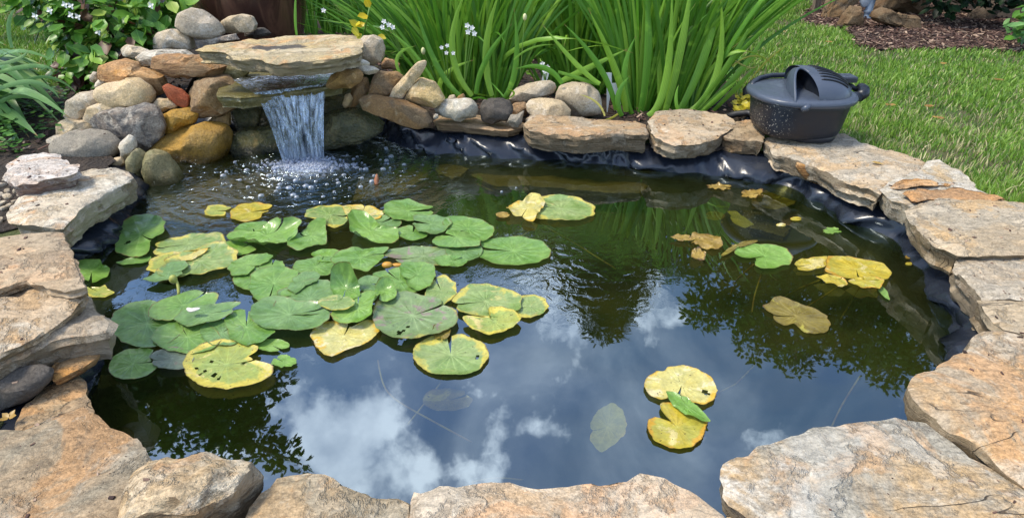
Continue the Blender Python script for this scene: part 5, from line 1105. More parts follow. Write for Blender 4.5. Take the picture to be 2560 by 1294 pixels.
iris('iris_clump', 'tall dark iris leaves at the back of the bed, right of centre', 1310, 150, .12, 84, .28, .65, 1.0, .036, (.05, 0), .35, .15, 18, bent=.05, cols=(0, .7))
iris('iris_clump', 'iris leaves at the back right of the bed', 1600, 190, .12, 56, .25, .6, .9, .04, (.1, 0), .35, .15, 19, bent=.05, cols=(0, .8))
iris('iris_clump', 'few broad leaves rising left of the topmost boulder', 445, 110, .12, 21, .07, .35, .7, .045, (-.15, 0), .35, .15, 20, bent=.05)
mb = MB()
blades_px(mb, [([(450,75),(440,30),(405,-30)],28), ([(455,70),(460,20),(430,-40)],24)], 3.85, rg)
tag(mb.build('iris_clump', IRIS, None, P(450, 75, .2)), 'pair of smooth bright leaves leaning left of the topmost boulder', 'plant', 'clumps of strap leaved plants behind the rocks')
mb = MB(); blades_px(mb, [([(742,88),(738,40),(741,-40)],13,-.05)], 3.85, rg)
tag(mb.build('strap_leaf', IRIS, None, P(742, 88, .2)), 'single upright green leaf standing in front of the brown pot', 'leaf')
# yellowing blades by the filter box and under the cobble
mb = MB()
blades_px(mb, [([(1878,200),(1920,150),(1972,112)],9), ([(1830,165),(1895,140),(1945,180)],7), ([(1835,150),(1880,170),(1900,150)],7), ([(1830,120),(1860,100),(1885,88)],7)], 3.42, rg)
tag(mb.build('grass_tuft', IRISY, None, P(1870, 260, .12)), 'thin yellow blades arching over the black filter box', 'plant')
mb = MB(); blades_px(mb, [([(1545,285),(1490,305),(1425,288)],11,-.05)], 3.12, rg); blades_px(mb, [([(1512,290),(1490,255),(1446,236)],9,-.12)], 3.12, rg)
tag(mb.build('bent_grass', IRISY, None, P(1500, 290, .19)), 'yellow bent blade lying on the thick sandstone block by the round cobble', 'leaf')

# flowers on thin stalks
def flower(label, tips, base, Y, kind='w', r=.014, sd=0):
    rg = rnd(int(tips[0][0]) + sd); b = Q(base[0], base[1], Y + .05); root = empty('flowering_stalk', b, label, 'flower', 'white flowers on thin stalks')
    mb = MB()
    for (x, y) in tips: tube(mb, bez(b, Q((x * 2 + base[0]) / 3, (y * 1.4 + base[1] * .6) / 2, Y + .03), Q(x, y, Y), 8), .0026, 5)
    mb.build('stalk', FST, root, b)
    for (x, y) in tips:
        c = Q(x, y, Y - .01); mb = MB()
        if kind == 'w':
            a0 = rg.uniform(0, 2)
            for k in range(5):
                a = k * 1.26 + a0; ovate(mb, c, Vector((cos(a), -.35, sin(a) + .1)), Vector((0, -1, .5)), r * 1.15, r * .95, .5, .2)
            mb.build('blossom', WPET, root, c)
        else:
            V, F = ico(2); mb.add([c + Vector((v.x * r * .6, v.y * r * .6, v.z * r)) for v in V], F); mb.build('bud', CBUD, root, c)
flower('cluster of white blossoms above the capstone, left of centre', [(960,54),(972,62),(956,68),(982,68)], (1010,150), 3.5)
flower('cluster of white blossoms in the middle of the iris leaves', [(1168,64),(1180,70),(1170,80),(1186,84)], (1160,220), 3.33)
flower('pair of white blossoms and buds above the leaning slab', [(1104,119),(1118,114),(1116,132),(1133,133)], (1120,220), 3.33, r=.011)
flower('single white bud standing behind the capstone', [(809,26)], (830,80), 3.7, r=.014)
flower('cream drooping bud above the rusty orange stone', [(1058,128)], (1090,200), 3.4, 'b', .02)
flower('tan seed pod high among the central iris leaves', [(1312,43)], (1300,200), 3.35, 'b', .018)
flower('withered white and maroon bloom on a pale stalk behind the flat rock', [(1356,160),(1368,168),(1362,178)], (1362,215), 3.36, r=.014)
# yellow leaved sprig by the capstone
root = empty('yellow_sprig', P(905, 110, .15), 'sprig of yellow and lime leaves behind the capstone', 'plant')
mb = MB()
for x, y, L in [(880,68,.06),(897,66,.06),(920,40,.07),(912,58,.05),(905,85,.06),(945,88,.05),(925,20,.06),(890,60,.05)]:
    ovate(mb, Q(x, y, 3.55), Vector((rg.uniform(-1, 1), -.3, rg.uniform(-.6, .8))), Vector((0, -.8, .6)), L, L * .75, rg.uniform(.3, 1))
m_ = leaf_mat('yellow_leaf', (.35,.42,.03), (.60,.48,.02), (.70,.50,.02), veins=True); mb.build('leaves', m_, root, Q(905, 60, 3.55))
mb = MB(); tube(mb, [P(905, 110, .15), Q(915, 60, 3.56), Q(925, 15, 3.56)], .004, 6); mb.build('stem', FST, root, P(905, 110, .15))

# shrub with round leaves and white flowers
def shrub(name, label, blobs, n, size, mats, base, seed, stems=8, flowers=(), group=None, down=.35, cat='shrub', bark=None):
    rg = rnd(seed); root = empty(name, base, label, cat, group); tot = sum(b[3] ** 2 for b in blobs)
    mbs = [MB() for _ in mats]
    for (x, y, Y, r) in blobs:
        c = Q(x, y, Y); R = r * mpp(Y); k = int(n * r * r / tot)
        for _ in range(k):
            while True:
                p = Vector((rg.uniform(-1, 1), rg.uniform(-1, 1), rg.uniform(-1, 1)))
                if .25 < p.length < 1: break
            q = c + Vector((p.x * R, p.y * R * .8, p.z * R)); d = Vector((p.x + rg.gauss(0, .7), p.y - .2 + rg.gauss(0, .6), -down + rg.gauss(0, .5)))
            up = Vector((rg.gauss(0, .45), -.35 + rg.gauss(0, .4), 1)); w = rg.choices(range(len(mats)), [m[1] for m in mats])[0]
            L = size * rg.uniform(.6, 1.2); ovate(mbs[w], q, d, up, L, L * rg.uniform(.6, .85), min(1, max(0, .35 + p.z * .25 + rg.gauss(0, .25))))
    for w, (mt, _, nm) in enumerate(mats):
        if mbs[w].v: mbs[w].build(nm, mt, root, base)
    mb = MB()
    for _ in range(stems):
        b = rg.choice(blobs); c = Q(b[0] + rg.uniform(-.5, .5) * b[3], b[1] - b[3] * .3, b[2]); s0 = Vector(base) + Vector((rg.uniform(-.08, .08), rg.uniform(-.05, .05), -.02))
        tube(mb, bez(s0, s0.lerp(c, .5) + Vector((rg.uniform(-.08, .08), 0, .08)), c, 8), [.008 - .0006 * i for i in range(9)], 6)
    mb.build('stems', bark or TWIG, root, base)
    for (x, y, Y) in flowers:
        mb = MB(); c = Q(x, y, Y)
        for k in range(4):
            a = k * 1.57 + rg.uniform(0, .6); ovate(mb, c, Vector((cos(a), -.3, sin(a))), Vector((0, -1, .5)), .02, .015, .5, .2)
        mb.build('blossom', WPET, root, c)
    return root
shrub('leafy_shrub', 'round leaved shrub with small white flowers at the top left', [(150,30,3.7,75),(230,60,3.7,90),(310,100,3.62,75),(205,130,3.6,70),(290,20,3.8,85),(380,70,3.75,65),(110,-10,3.8,70),(400,10,3.9,60),(255,160,3.5,50)], 720, .105, [(SHRUB, .80, 'leaves'), (SHRUBY, .12, 'young_leaves'), (RUSTL, .08, 'maroon_leaves')], P(235, 200, .12), 3, 12,
      [(88,40,3.5),(162,12,3.45),(178,15,3.5),(125,27,3.45),(177,38,3.42),(245,80,3.45),(378,14,3.6),(195,42,3.45)])
shrub('leafy_shrub', 'lime green low shrub growing against the pale boulder', [(370,70,3.95,42),(410,62,3.95,36),(345,100,3.9,32)], 190, .055, [(SHRUBY, .7, 'young_leaves'), (SHRUB, .3, 'leaves')], P(370, 120, .15), 4, 5)
shrub('leafy_shrub', 'dark maroon and green low shrub at the foot of the flowering shrub', [(200,185,3.5,42),(160,170,3.55,32),(245,175,3.45,38)], 170, .07, [(RUSTL, .35, 'maroon_leaves'), (SHRUB, .65, 'leaves')], P(205, 225, .12), 5, 6)
# strap leaved plant at the far left
mb = MB(); rg = rnd(9)
for i in range(62):
    b = P(-70 + rg.uniform(-60, 60), 300 + rg.uniform(-50, 30), .1); a = rg.uniform(-.9, 1.1); L = rg.uniform(.35, .62); h = rg.uniform(.20, .50)
    t = b + Vector((cos(a) * L, sin(a) * L * .6 - .1, h * rg.uniform(-.1, .75))); mb_ = b + Vector((cos(a) * L * .35, sin(a) * L * .2, h * 1.15))
    blade(mb, bez(b, mb_, t, 10), rg.uniform(.055, .09), Vector((-sin(a), cos(a), .2)), rg.random(), .14)
blades_px(mb, [([(30,120),(22,60),(40,20)],14,-.1), ([(-30,235),(80,205),(150,248)],20,-.1), ([(-30,190),(80,165),(140,180)],18), ([(60,205),(130,195),(195,236)],14), ([(-20,270),(60,240),(150,280)],18), ([(-10,160),(40,150),(72,125)],14,-.05)], 3.0, rg, (.5, 1))
tag(mb.build('strap_leaf_plant', STRAP, None, P(-70, 300, .1)), 'bluish green strap leaved plant arching in from the left edge', 'plant')
# ground cover
mb = MB()
for _ in range(900):
    x = rg.uniform(-120, 175); y = rg.uniform(205, 395)
    if y > 330 + rg.uniform(-30, 30) and x > 60: continue
    p = P(x, y, .11); p.z = ground_z(p.x, p.y) + rg.uniform(.005, .11); a = rg.uniform(0, 6.3); L = rg.uniform(.02, .05)
    ovate(mb, p, Vector((cos(a), sin(a), .15)), Vector((rg.gauss(0, .3), rg.gauss(0, .3), 1)), L, L * .85, rg.random())
tag(mb.build('ground_cover', leaf_mat('ground_cover_leaf', (.035,.10,.02), (.07,.20,.03), (.14,.30,.05), veins=True), None, P(30, 300, .1)), 'low round leaved ground cover on dark soil at the left edge', 'ground cover', kind='stuff')
mb = MB()
for _ in range(520):
    x = rg.uniform(1270, 1830); y = rg.uniform(20, 235); p = P(x, y, .11); p.z += rg.uniform(.02, .22); a = rg.uniform(0, 6.3); L = rg.uniform(.04, .07)
    ovate(mb, p, Vector((cos(a), sin(a), .2)), Vector((rg.gauss(0, .3), -.4, 1)), L, L * .7, rg.random())
tag(mb.build('ground_cover', SHRUB, None, P(1500, 150, .1)), 'low leafy undergrowth behind the iris leaves', 'ground cover', kind='stuff')
# yellow creeping plant at the hose
mb = MB()
for _ in range(90):
    p = P(rg.uniform(1838, 1892), rg.uniform(262, 296), .12); p.z += rg.uniform(.0, .07); a = rg.uniform(0, 6.3); ovate(mb, p, Vector((cos(a), sin(a), .6)), Vector((0, -.5, .6)), .04, .03, rg.random())
CRL = leaf_mat('yellow_creeper_leaf', (.25,.25,.02), (.50,.40,.02), (.55,.45,.04), veins=True); m2 = MB()
for x, y in [(1880,235),(1884,240),(1882,248),(1886,232)]: ovate(m2, Q(x, y + 8, 3.35), Vector((rg.uniform(-.5, .5), -.2, 1)), Vector((0, -1, .2)), .07, .05, .6)
tag(m2.build('creeper_sprig', CRL, None, P(1885, 275, .12)), 'yellow leaves climbing the upright part of the hose', 'plant')
tag(mb.build('creeping_plant', CRL, None, P(1860, 285, .12)), 'small yellow leaved creeper around the black hose', 'plant')
# ------------------------------------------------------------------ filter box
def plastic(name, base=(.009,.012,.020), rough=.36, speck=False):
    m = M(name); v = m.coords(False); n = m.noise(v, 30, 4); c = m.mix(m.mr(n, .5, .8, 0, .25), base, tuple(q * 1.4 for q in base)); r = m.mr(n, .3, .7, rough - .08, rough + .14)
    if speck:
        ge = m.n('ShaderNodeNewGeometry'); sp = m.n('ShaderNodeSeparateXYZ'); m.l(ge.outputs['Position'], sp.inputs[0])
        vo = m.noise(v, 130, 2, .5); w = m.math('MULTIPLY', m.mr(sp.outputs['X'], P(2000, 320, .25).x, P(1925, 320, .25).x), m.mr(sp.outputs['Z'], .46, .2, .35, 1))
        c = m.mix(m.math('MULTIPLY', m.mr(vo, .63, .68), w), c, (.55, .50, .42))
        dd = m.n('ShaderNodeVectorMath', operation='DISTANCE'); m.l(ge.outputs['Position'], dd.inputs[0]); dd.inputs[1].default_value = Q(2068, 288, P(2040, 350, .17).y + .02)
        c = m.mix(m.math('MULTIPLY', m.mr(dd.outputs['Value'], .085, .03), m.mr(m.noise(v, 50, 5, .7), .48, .62)), c, (.30, .24, .12))
    m.set(Base_Color=c, Roughness=r); m.b.inputs['Specular IOR Level'].default_value = .45; return m.m
def build_filter():
    BODY = plastic('filter_body', speck=True, rough=.42); LID = plastic('filter_lid', (.06,.075,.105), .36); BLK = plastic('black_recess', (.004,.005,.007), .5); PIPE = plastic('filter_pipe', (.03,.036,.05), .3)
    z0 = .172; f0 = P(2022, 360, z0); s = mpp(f0.y, z0)
    c = Vector((P(2008, 350, z0).x, f0.y + 98 * s, z0))
    root = empty('pond_filter', c, 'black plastic pond filter box with domed slotted lid, standing on the tan flagstone', 'filter box')
    def W(x, y, z): return (c.x + x * s, c.y + y * s, c.z + z * s)
    def loft(rings, n=72, mb=None, arc=(0, 2 * pi), cap=True, sq=2.3):
        mb = mb or MB(); V = []; full = abs(arc[1] - arc[0] - 2 * pi) < 1e-6; k = n if full else n + 1
        for (cx, cy, z, rx, ry, *tl) in rings:
            t = tl[0] if tl else 0
            for i in range(k):
                a = arc[0] + (arc[1] - arc[0]) * i / n; ca, sa = cos(a), sin(a); q = (abs(ca) ** sq + abs(sa) ** sq) ** (-1 / sq)
                V.append(W(cx + rx * ca * q, cy + ry * sa * q, z + t * ca))
        F = []
        for j in range(len(rings) - 1):
            for i in range(n if full else n):
                a = j * k + i; b = j * k + (i + 1) % k; F.append((a, b, b + k, a + k))
        if cap and full: F.append(tuple(range((len(rings) - 1) * k, len(rings) * k)))
        if cap and full: F.append(tuple(range(k - 1, -1, -1)))
        mb.add(V, F); return mb
    # main bucket with its flared rim, and a foot moulding
    loft([(-2, 0, 6, 88, 90), (-2, 0, 14, 98, 98), (-3, 0, 30, 104, 102), (-3, 0, 60, 108, 106), (-3, 0, 84, 111, 109), (-3, 0, 98, 112, 110)], sq=2.9).build('body', BODY, root, c)
    loft([(22, -12, 0, 66, 80), (22, -12, 5, 69, 84), (22, -12, 16, 66, 82), (22, -10, 24, 60, 74), (22, 0, 26, 40, 40)], sq=2.6).build('foot', plastic('filter_foot'), root, c)
    loft([(72, 46, 2, 40, 50), (76, 46, 60, 50, 56), (80, 46, 104, 56, 60), (80, 46, 112, 55, 59)], sq=3).build('rear_chamber', plastic('filter_chamber', (.012,.015,.020), .45), root, c)
    lid = loft([(-3, 0, 96, 114, 112), (-3, 0, 94, 124, 122), (-3, 0, 96, 128, 126), (-3, 0, 104, 129, 127), (-3, 0, 108, 126, 124), (-3, 0, 111, 120, 118), (-6, 0, 113, 100, 98), (-8, 0, 117, 64, 62), (-8, 0, 118, 30, 30), (-8, 0, 118.5, 2, 2)]).build('lid', LID, root, c)
    def sub(mb, name, mat):
        o = mb.build(name, mat, lid, c); return o
    # slotted hood: an ellipsoid cap over the right half of the lid
    hx, hy, hz, ax, ay, az = -4, -2, 104, 114, 108, 62
    def hood(u, v, k=1.0):       # u: -1..1 left-right angle, v: 0..1 front to back angle
        th = pi * v; ph = u
        return (hx + ax * k * sin(ph) * sin(th) ** .7 if False else hx + ax * k * sin(ph) * (sin(th) ** .75), hy - ay * k * cos(th) * cos(ph) ** .3 if False else hy - ay * k * cos(th), hz + az * k * cos(ph) * (sin(th) ** .75))
    mb = MB(); V = []; nu, nv = 40, 36
    for j in range(nv + 1):
        for i in range(nu + 1):
            u = -.12 + (pi / 2 + .12) * i / nu; V.append(W(*hood(u, j / nv)))
    mb.add(V, [(j * (nu + 1) + i, j * (nu + 1) + i + 1, (j + 1) * (nu + 1) + i + 1, (j + 1) * (nu + 1) + i) for j in range(nv) for i in range(nu)]); sub(mb, 'hood', LID)
    for k in range(8):
        mb = MB(); pts = [W(*hood(.16 + .90 * t - .01 * k, .60 - .048 * k + .02 * t, 1.010)) for t in [q / 12 for q in range(13)]]
        tube(mb, pts, [1.4 * s] + [2.3 * s] * 11 + [1.4 * s], 8); sub(mb, 'vent_slot', BLK)
    # the deep arched scoop at the front
    mb = MB(); V = []; nu, nv = 32, 12; sx, rx, rz = -28, 32, 70
    for j in range(nv + 1):
        t = j / nv
        for i in range(nu + 1):
            a = pi * i / nu; y = -112 + 92 * sin(a) ** 1.4 + 60 * t; k = 1 - .35 * t ** 2.2
            V.append(W(sx - rx * cos(a) * k, y, 96 + rz * sin(a) ** .8 * k * (1 - .12 * 0)))
    mb.add(V, [(j * (nu + 1) + i, j * (nu + 1) + i + 1, (j + 1) * (nu + 1) + i + 1, (j + 1) * (nu + 1) + i) for j in range(nv) for i in range(nu)] + [tuple(nv * (nu + 1) + i for i in range(nu + 1))]); sub(mb, 'scoop', plastic('scoop_inside', (.010,.013,.02), .4))
    mb = MB(); pts = []
    for i in range(29):
        a = pi * i / 28; pts.append(W(sx - (rx + 3) * cos(a), -114 + 92 * sin(a) ** 1.4, 96 + (rz + 2) * sin(a) ** .8))
    tube(mb, pts, 3.4 * s, 8); sub(mb, 'scoop_rim', LID)
    # shell closing the scoop to hood and lid
    mb = MB(); V = []
    for j in range(9):
        t = j / 8
        for i in range(29):
            a = pi * i / 28; y0 = -114 + 92 * sin(a) ** 1.4; k = 1 - .18 * t
            V.append(W(sx - (rx + 3 + 4 * t) * cos(a) + 22 * t * t, y0 + (110 - 30 * sin(a)) * t, 96 + (rz + 2) * sin(a) ** .8 * (1 - .45 * t * t)))
    mb.add(V, [(j * 29 + i, j * 29 + i + 1, (j + 1) * 29 + i + 1, (j + 1) * 29 + i) for j in range(8) for i in range(28)]); sub(mb, 'scoop_shell', LID)
    mb = MB(); tube(mb, [W(-46, -118, 92), W(-40, -124, 98), W(-30, -122, 104)], [7 * s, 8 * s, 4 * s], 8); mb.build('latch', LID, root, c)
    mb = MB(); tube(mb, [W(-112, 44, 102), W(-104, 66, 112), W(-80, 90, 118), (W(-40, 110, 120)), W(0, 114, 120), W(40, 100, 112)], 6.5 * s, 10); mb.build('handle', PIPE, root, c)
    # outlet pipes on the right
    def boxb(a, b, h, w, r=3):
        mb = MB(); V = []
        for (x, y, z) in (a, b):
            for (dy, dz) in ((-w, -h), (w, -h), (w, h - r), (w - r, h), (-w + r, h), (-w, h - r)): V.append(W(x, y + dy, z + dz))
        mb.add(V, [(i, (i + 1) % 6, (i + 1) % 6 + 6, i + 6) for i in range(6)] + [tuple(range(5, -1, -1)), tuple(range(6, 12))]); return mb
    boxb((60, 56, 126), (152, 56, 126), 7, 24).build('top_spout', PIPE, root, c, smooth=False)
    boxb((70, 52, 104), (132, 52, 104), 16, 18).build('spout_block', BLK, root, c, smooth=False)
    mb = MB(); tube(mb, [W(90, 0, 92), W(152, 0, 92)], 12 * s, 16); mb.build('outlet_pipe', PIPE, root, c)
    mb = MB(); tube(mb, [W(148, 0, 92), W(164, 8, 98), W(171, 24, 102), W(172, 44, 102)], 14 * s, 14); mb.build('elbow', plastic('elbow_black'), root, c)
    mb = MB(); tube(mb, [W(128, 48, 112), W(146, 44, 108), W(158, 34, 100)], 6 * s, 10); mb.build('hose_clamp', plastic('clamp_black'), root, c)
    return c, s
FC, FS = build_filter()
def hose():
    mb = MB(); m = plastic('hose_rubber', (.02, .02, .02), .5)
    tube(mb, [P(1815, 292, .13), P(1840, 285, .15), P(1870, 282, .16), P(1895, 290, .16), P(1925, 285, .2)], .018, 12); tube(mb, [P(1872, 300, .12), Q(1868, 262, 3.46), Q(1866, 225, 3.46), Q(1885, 205, 3.5), Q(1900, 212, 3.5)], .022, 12)
    tag(mb.build('hose', m, None, P(1870, 300, .12)), 'thick black hose rising from the ground behind the left side of the filter box', 'hose')
hose()
# big glazed pot
def pot():
    m = M('glazed_brown_pot'); v = m.coords(False, scale=(1, 1, .25)); n1 = m.noise(v, 9, 5, .6, 1.2); n2 = m.noise(m.coords(False), 3, 3)
    m.set(Base_Color=m.mix(m.mr(n1, .4, .66), (.050, .022, .016), (.14, .065, .04)), Roughness=.26, Normal=m.bump(n1, .4, .01)); m.b.inputs['Coat Weight'].default_value = .4
    c = P(648, 20, .12); c.y = 4.35; s = mpp(4.35, .3); c.x = (648 - 1280) * s; c.z = ground_z(c.x, c.y)
    root = empty('glazed_pot', c, 'large dark brown glazed pot behind the topmost boulders', 'pot')
    prof = [(0, 0), (78, 0), (84, 10), (96, 50), (112, 100), (126, 150), (134, 200), (136, 235), (142, 240), (142, 250), (130, 250), (126, 240), (120, 200), (0, 195)]
    V = []; F = []; n = 64
    for (r, z) in prof:
        for i in range(n): V.append((c.x + r * s * cos(2 * pi * i / n), c.y + r * s * sin(2 * pi * i / n), c.z + z * s))
    for j in range(len(prof) - 1):
        for i in range(n): F.append((j * n + i, j * n + (i + 1) % n, (j + 1) * n + (i + 1) % n, (j + 1) * n + i))
    mb = MB(); mb.add(V, F); mb.build('vessel', m.m, root, c)
pot()
# white plant labels
def labels():
    m = M('label_white'); m.set(Base_Color=(.72, .74, .72), Roughness=.4)
    for lab, a, b in [('white plastic plant label leaning among the iris leaves, in front of its taller twin', (1536,208), (1546,260)), ('taller white plant label standing among the iris leaves', (1522,182), (1523,214)), ('pale blue white plant label stake under the withered bloom', (1366,182), (1358,212))]:
        A, B = Q(*a, 3.4), Q(*b, 3.4); w = .016; t = Vector((0, .002, 0)); mb = MB(); V = []
        for p in (A, B):
            for sx in (-1, 1):
                for sy in (-1, 1): V.append(p + Vector((w * sx * (1 if p is A else .9), 0, 0)) + t * sy)
        lo = Vector((B.x, B.y, ground_z(B.x, B.y) - .02)); V += [lo + t * -1, lo + t]
        mb.add(V, [(0, 1, 3, 2), (0, 2, 6, 4), (1, 5, 7, 3), (0, 4, 5, 1), (2, 3, 7, 6), (4, 6, 8), (5, 9, 7), (4, 8, 9, 5), (6, 7, 9, 8)]); tag(mb.build('plant_label', m.m, None, lo, smooth=False), lab, 'plant label')
labels()
# ------------------------------------------------------------------ rocks, ornament and stump on the mulch bed
def far(label, out, Y, mat, **k): return rock(k.pop('name', 'rock'), label, out, Y, mat, k.pop('deep', .8), k.pop('facets', 7), k.pop('rough', .10), 'weathered rocks on the mulch bed', **k)
far('rounded brown rock at the left of the mulch bed', [(2092,64),(2110,36),(2130,18),(2155,18),(2158,50),(2150,66),(2125,74)], P(2125, 72, .11).y, 'darkbrown')
far('long knobbly brown rock lying on the mulch', [(2178,40),(2190,28),(2215,20),(2240,34),(2270,40),(2298,40),(2300,62),(2296,80),(2260,80),(2220,66),(2184,54)], P(2245, 76, .11).y, 'darkbrown')
far('tall flat slab of brown stone leaning at the end of the mulch bed', [(2056,52),(2072,-20),(2110,-50),(2150,-40),(2148,5),(2120,22),(2095,50),(2078,58)], P(2080, 55, .11).y + .15, 'rust', deep=.35)
far('big dark brown boulder behind the knobbly rock', [(2176,20),(2190,-40),(2320,-60),(2325,30),(2300,45),(2230,25),(2180,35)], P(2250, 55, .11).y + .45, 'darkbrown')
def mulch_things():
    # blue glazed ornament
    m = M('blue_grey_glaze'); m.set(Base_Color=(.19, .24, .31), Roughness=.2); Y = P(2165, 48, .13).y + .1; c = Q(2167, 44, Y); c.z = ground_z(c.x, c.y); s = mpp(Y)
    root = empty('garden_ornament', c, 'pale blue glazed ornament standing between the brown rocks', 'ornament'); prof = [(0, 0), (11, 0), (12, 6), (8, 9), (9, 16), (12, 20), (9, 24), (10, 50), (15, 70), (17, 90), (10, 105), (0, 110)]
    V = []; n = 24
    for r, z in prof:
        for i in range(n): V.append((c.x + r * s * cos(2 * pi * i / n), c.y + r * s * sin(2 * pi * i / n), c.z + z * s))
    mb = MB(); mb.add(V, [(j * n + i, j * n + (i + 1) % n, (j + 1) * n + (i + 1) % n, (j + 1) * n + i) for j in range(len(prof) - 1) for i in range(n)]); mb.build('body', m.m, root, c)
    mb = MB(); mb.add([(c.x + v.x * 18 * s - 14 * s, c.y + v.y * 10 * s, c.z + (62 + v.z * 34) * s) for v in ico(3)[0]], ico(3)[1]); m2 = M('pale_blue_glaze'); m2.set(Base_Color=(.48, .53, .58), Roughness=.25); mb.build('wing', m2.m, root, c)
    # mulch chips
    m = M('bark_chip'); at = m.n('ShaderNodeAttribute'); at.attribute_name = 'tint'; t = at.outputs['Fac']
    col = m.mix(m.mr(t, 0, .6, 0, 1, False), (.035, .018, .014), (.13, .07, .05)); col = m.mix(m.mr(t, .62, 1), col, (.42, .30, .21)); m.set(Base_Color=col, Roughness=.9)
    rg = rnd(31); mb = MB(); xs = [p[0] for p in MUL]; ys = [p[1] for p in MUL]; cnt = 0
    while cnt < 9000:
        x = rg.uniform(1.5, 5.2); y = rg.uniform(3.6, 8)
        if not inpoly(x, y, MUL) or rg.random() > (4.6 / y) ** 2.2: continue
        cnt += 1; z = ground_z(x, y) + .016 + rg.random() ** 2 * .02; a = rg.uniform(0, pi); L = rg.uniform(.012, .042); w = rg.uniform(.004, .009); e = rg.gauss(0, .25)
        d = Vector((cos(a), sin(a), e)); q = Vector((-sin(a), cos(a), rg.gauss(0, .3))); h = Vector((0, 0, .0025)); p = Vector((x, y, z))
        V = [p + d * L * i + q * w * j + h * k for k in (-1, 1) for (i, j) in ((-1, -.8), (1, -1), (1, .7), (-1, 1))]
        mb.add(V, [(0, 3, 2, 1), (4, 5, 6, 7), (0, 1, 5, 4), (1, 2, 6, 5), (2, 3, 7, 6), (3, 0, 4, 7)], tint=[min(1, rg.random() ** 1.5)] * 8)
    tag(mb.build('mulch_chips', m.m, None, P(2400, 90, .1), smooth=False), 'shredded brown bark mulch covering the bed at the top right', 'mulch', kind='stuff')
    # bits of mulch and debris in the planting bed, one sheet of litter
    mb = MB(); cnt = 0
    while cnt < 3500:
        x = rg.uniform(-2.4, 1.9); y = rg.uniform(2.7, 6)
        if not inpoly(x, y, BED) or pond_dist(x, y) < .1: continue
        cnt += 1; z = ground_z(x, y) + .012 + rg.random() * .01; a = rg.uniform(0, pi); L = rg.uniform(.008, .026); w = rg.uniform(.003, .008); d = Vector((cos(a), sin(a), rg.gauss(0, .25))); q = Vector((-sin(a), cos(a), rg.gauss(0, .3))); h = Vector((0, 0, .002)); p = Vector((x, y, z))
        V = [p + d * L * i + q * w * j + h * k for k in (-1, 1) for (i, j) in ((-1, -.8), (1, -1), (1, .7), (-1, 1))]
        mb.add(V, [(0, 3, 2, 1), (4, 5, 6, 7), (0, 1, 5, 4), (1, 2, 6, 5), (2, 3, 7, 6), (3, 0, 4, 7)], tint=[rg.random() ** 1.5] * 8)
    tag(mb.build('bark_litter', m.m, None, P(1500, 200, .1), smooth=False), 'loose bark litter on the soil of the planting bed', 'mulch', kind='stuff')
mulch_things()
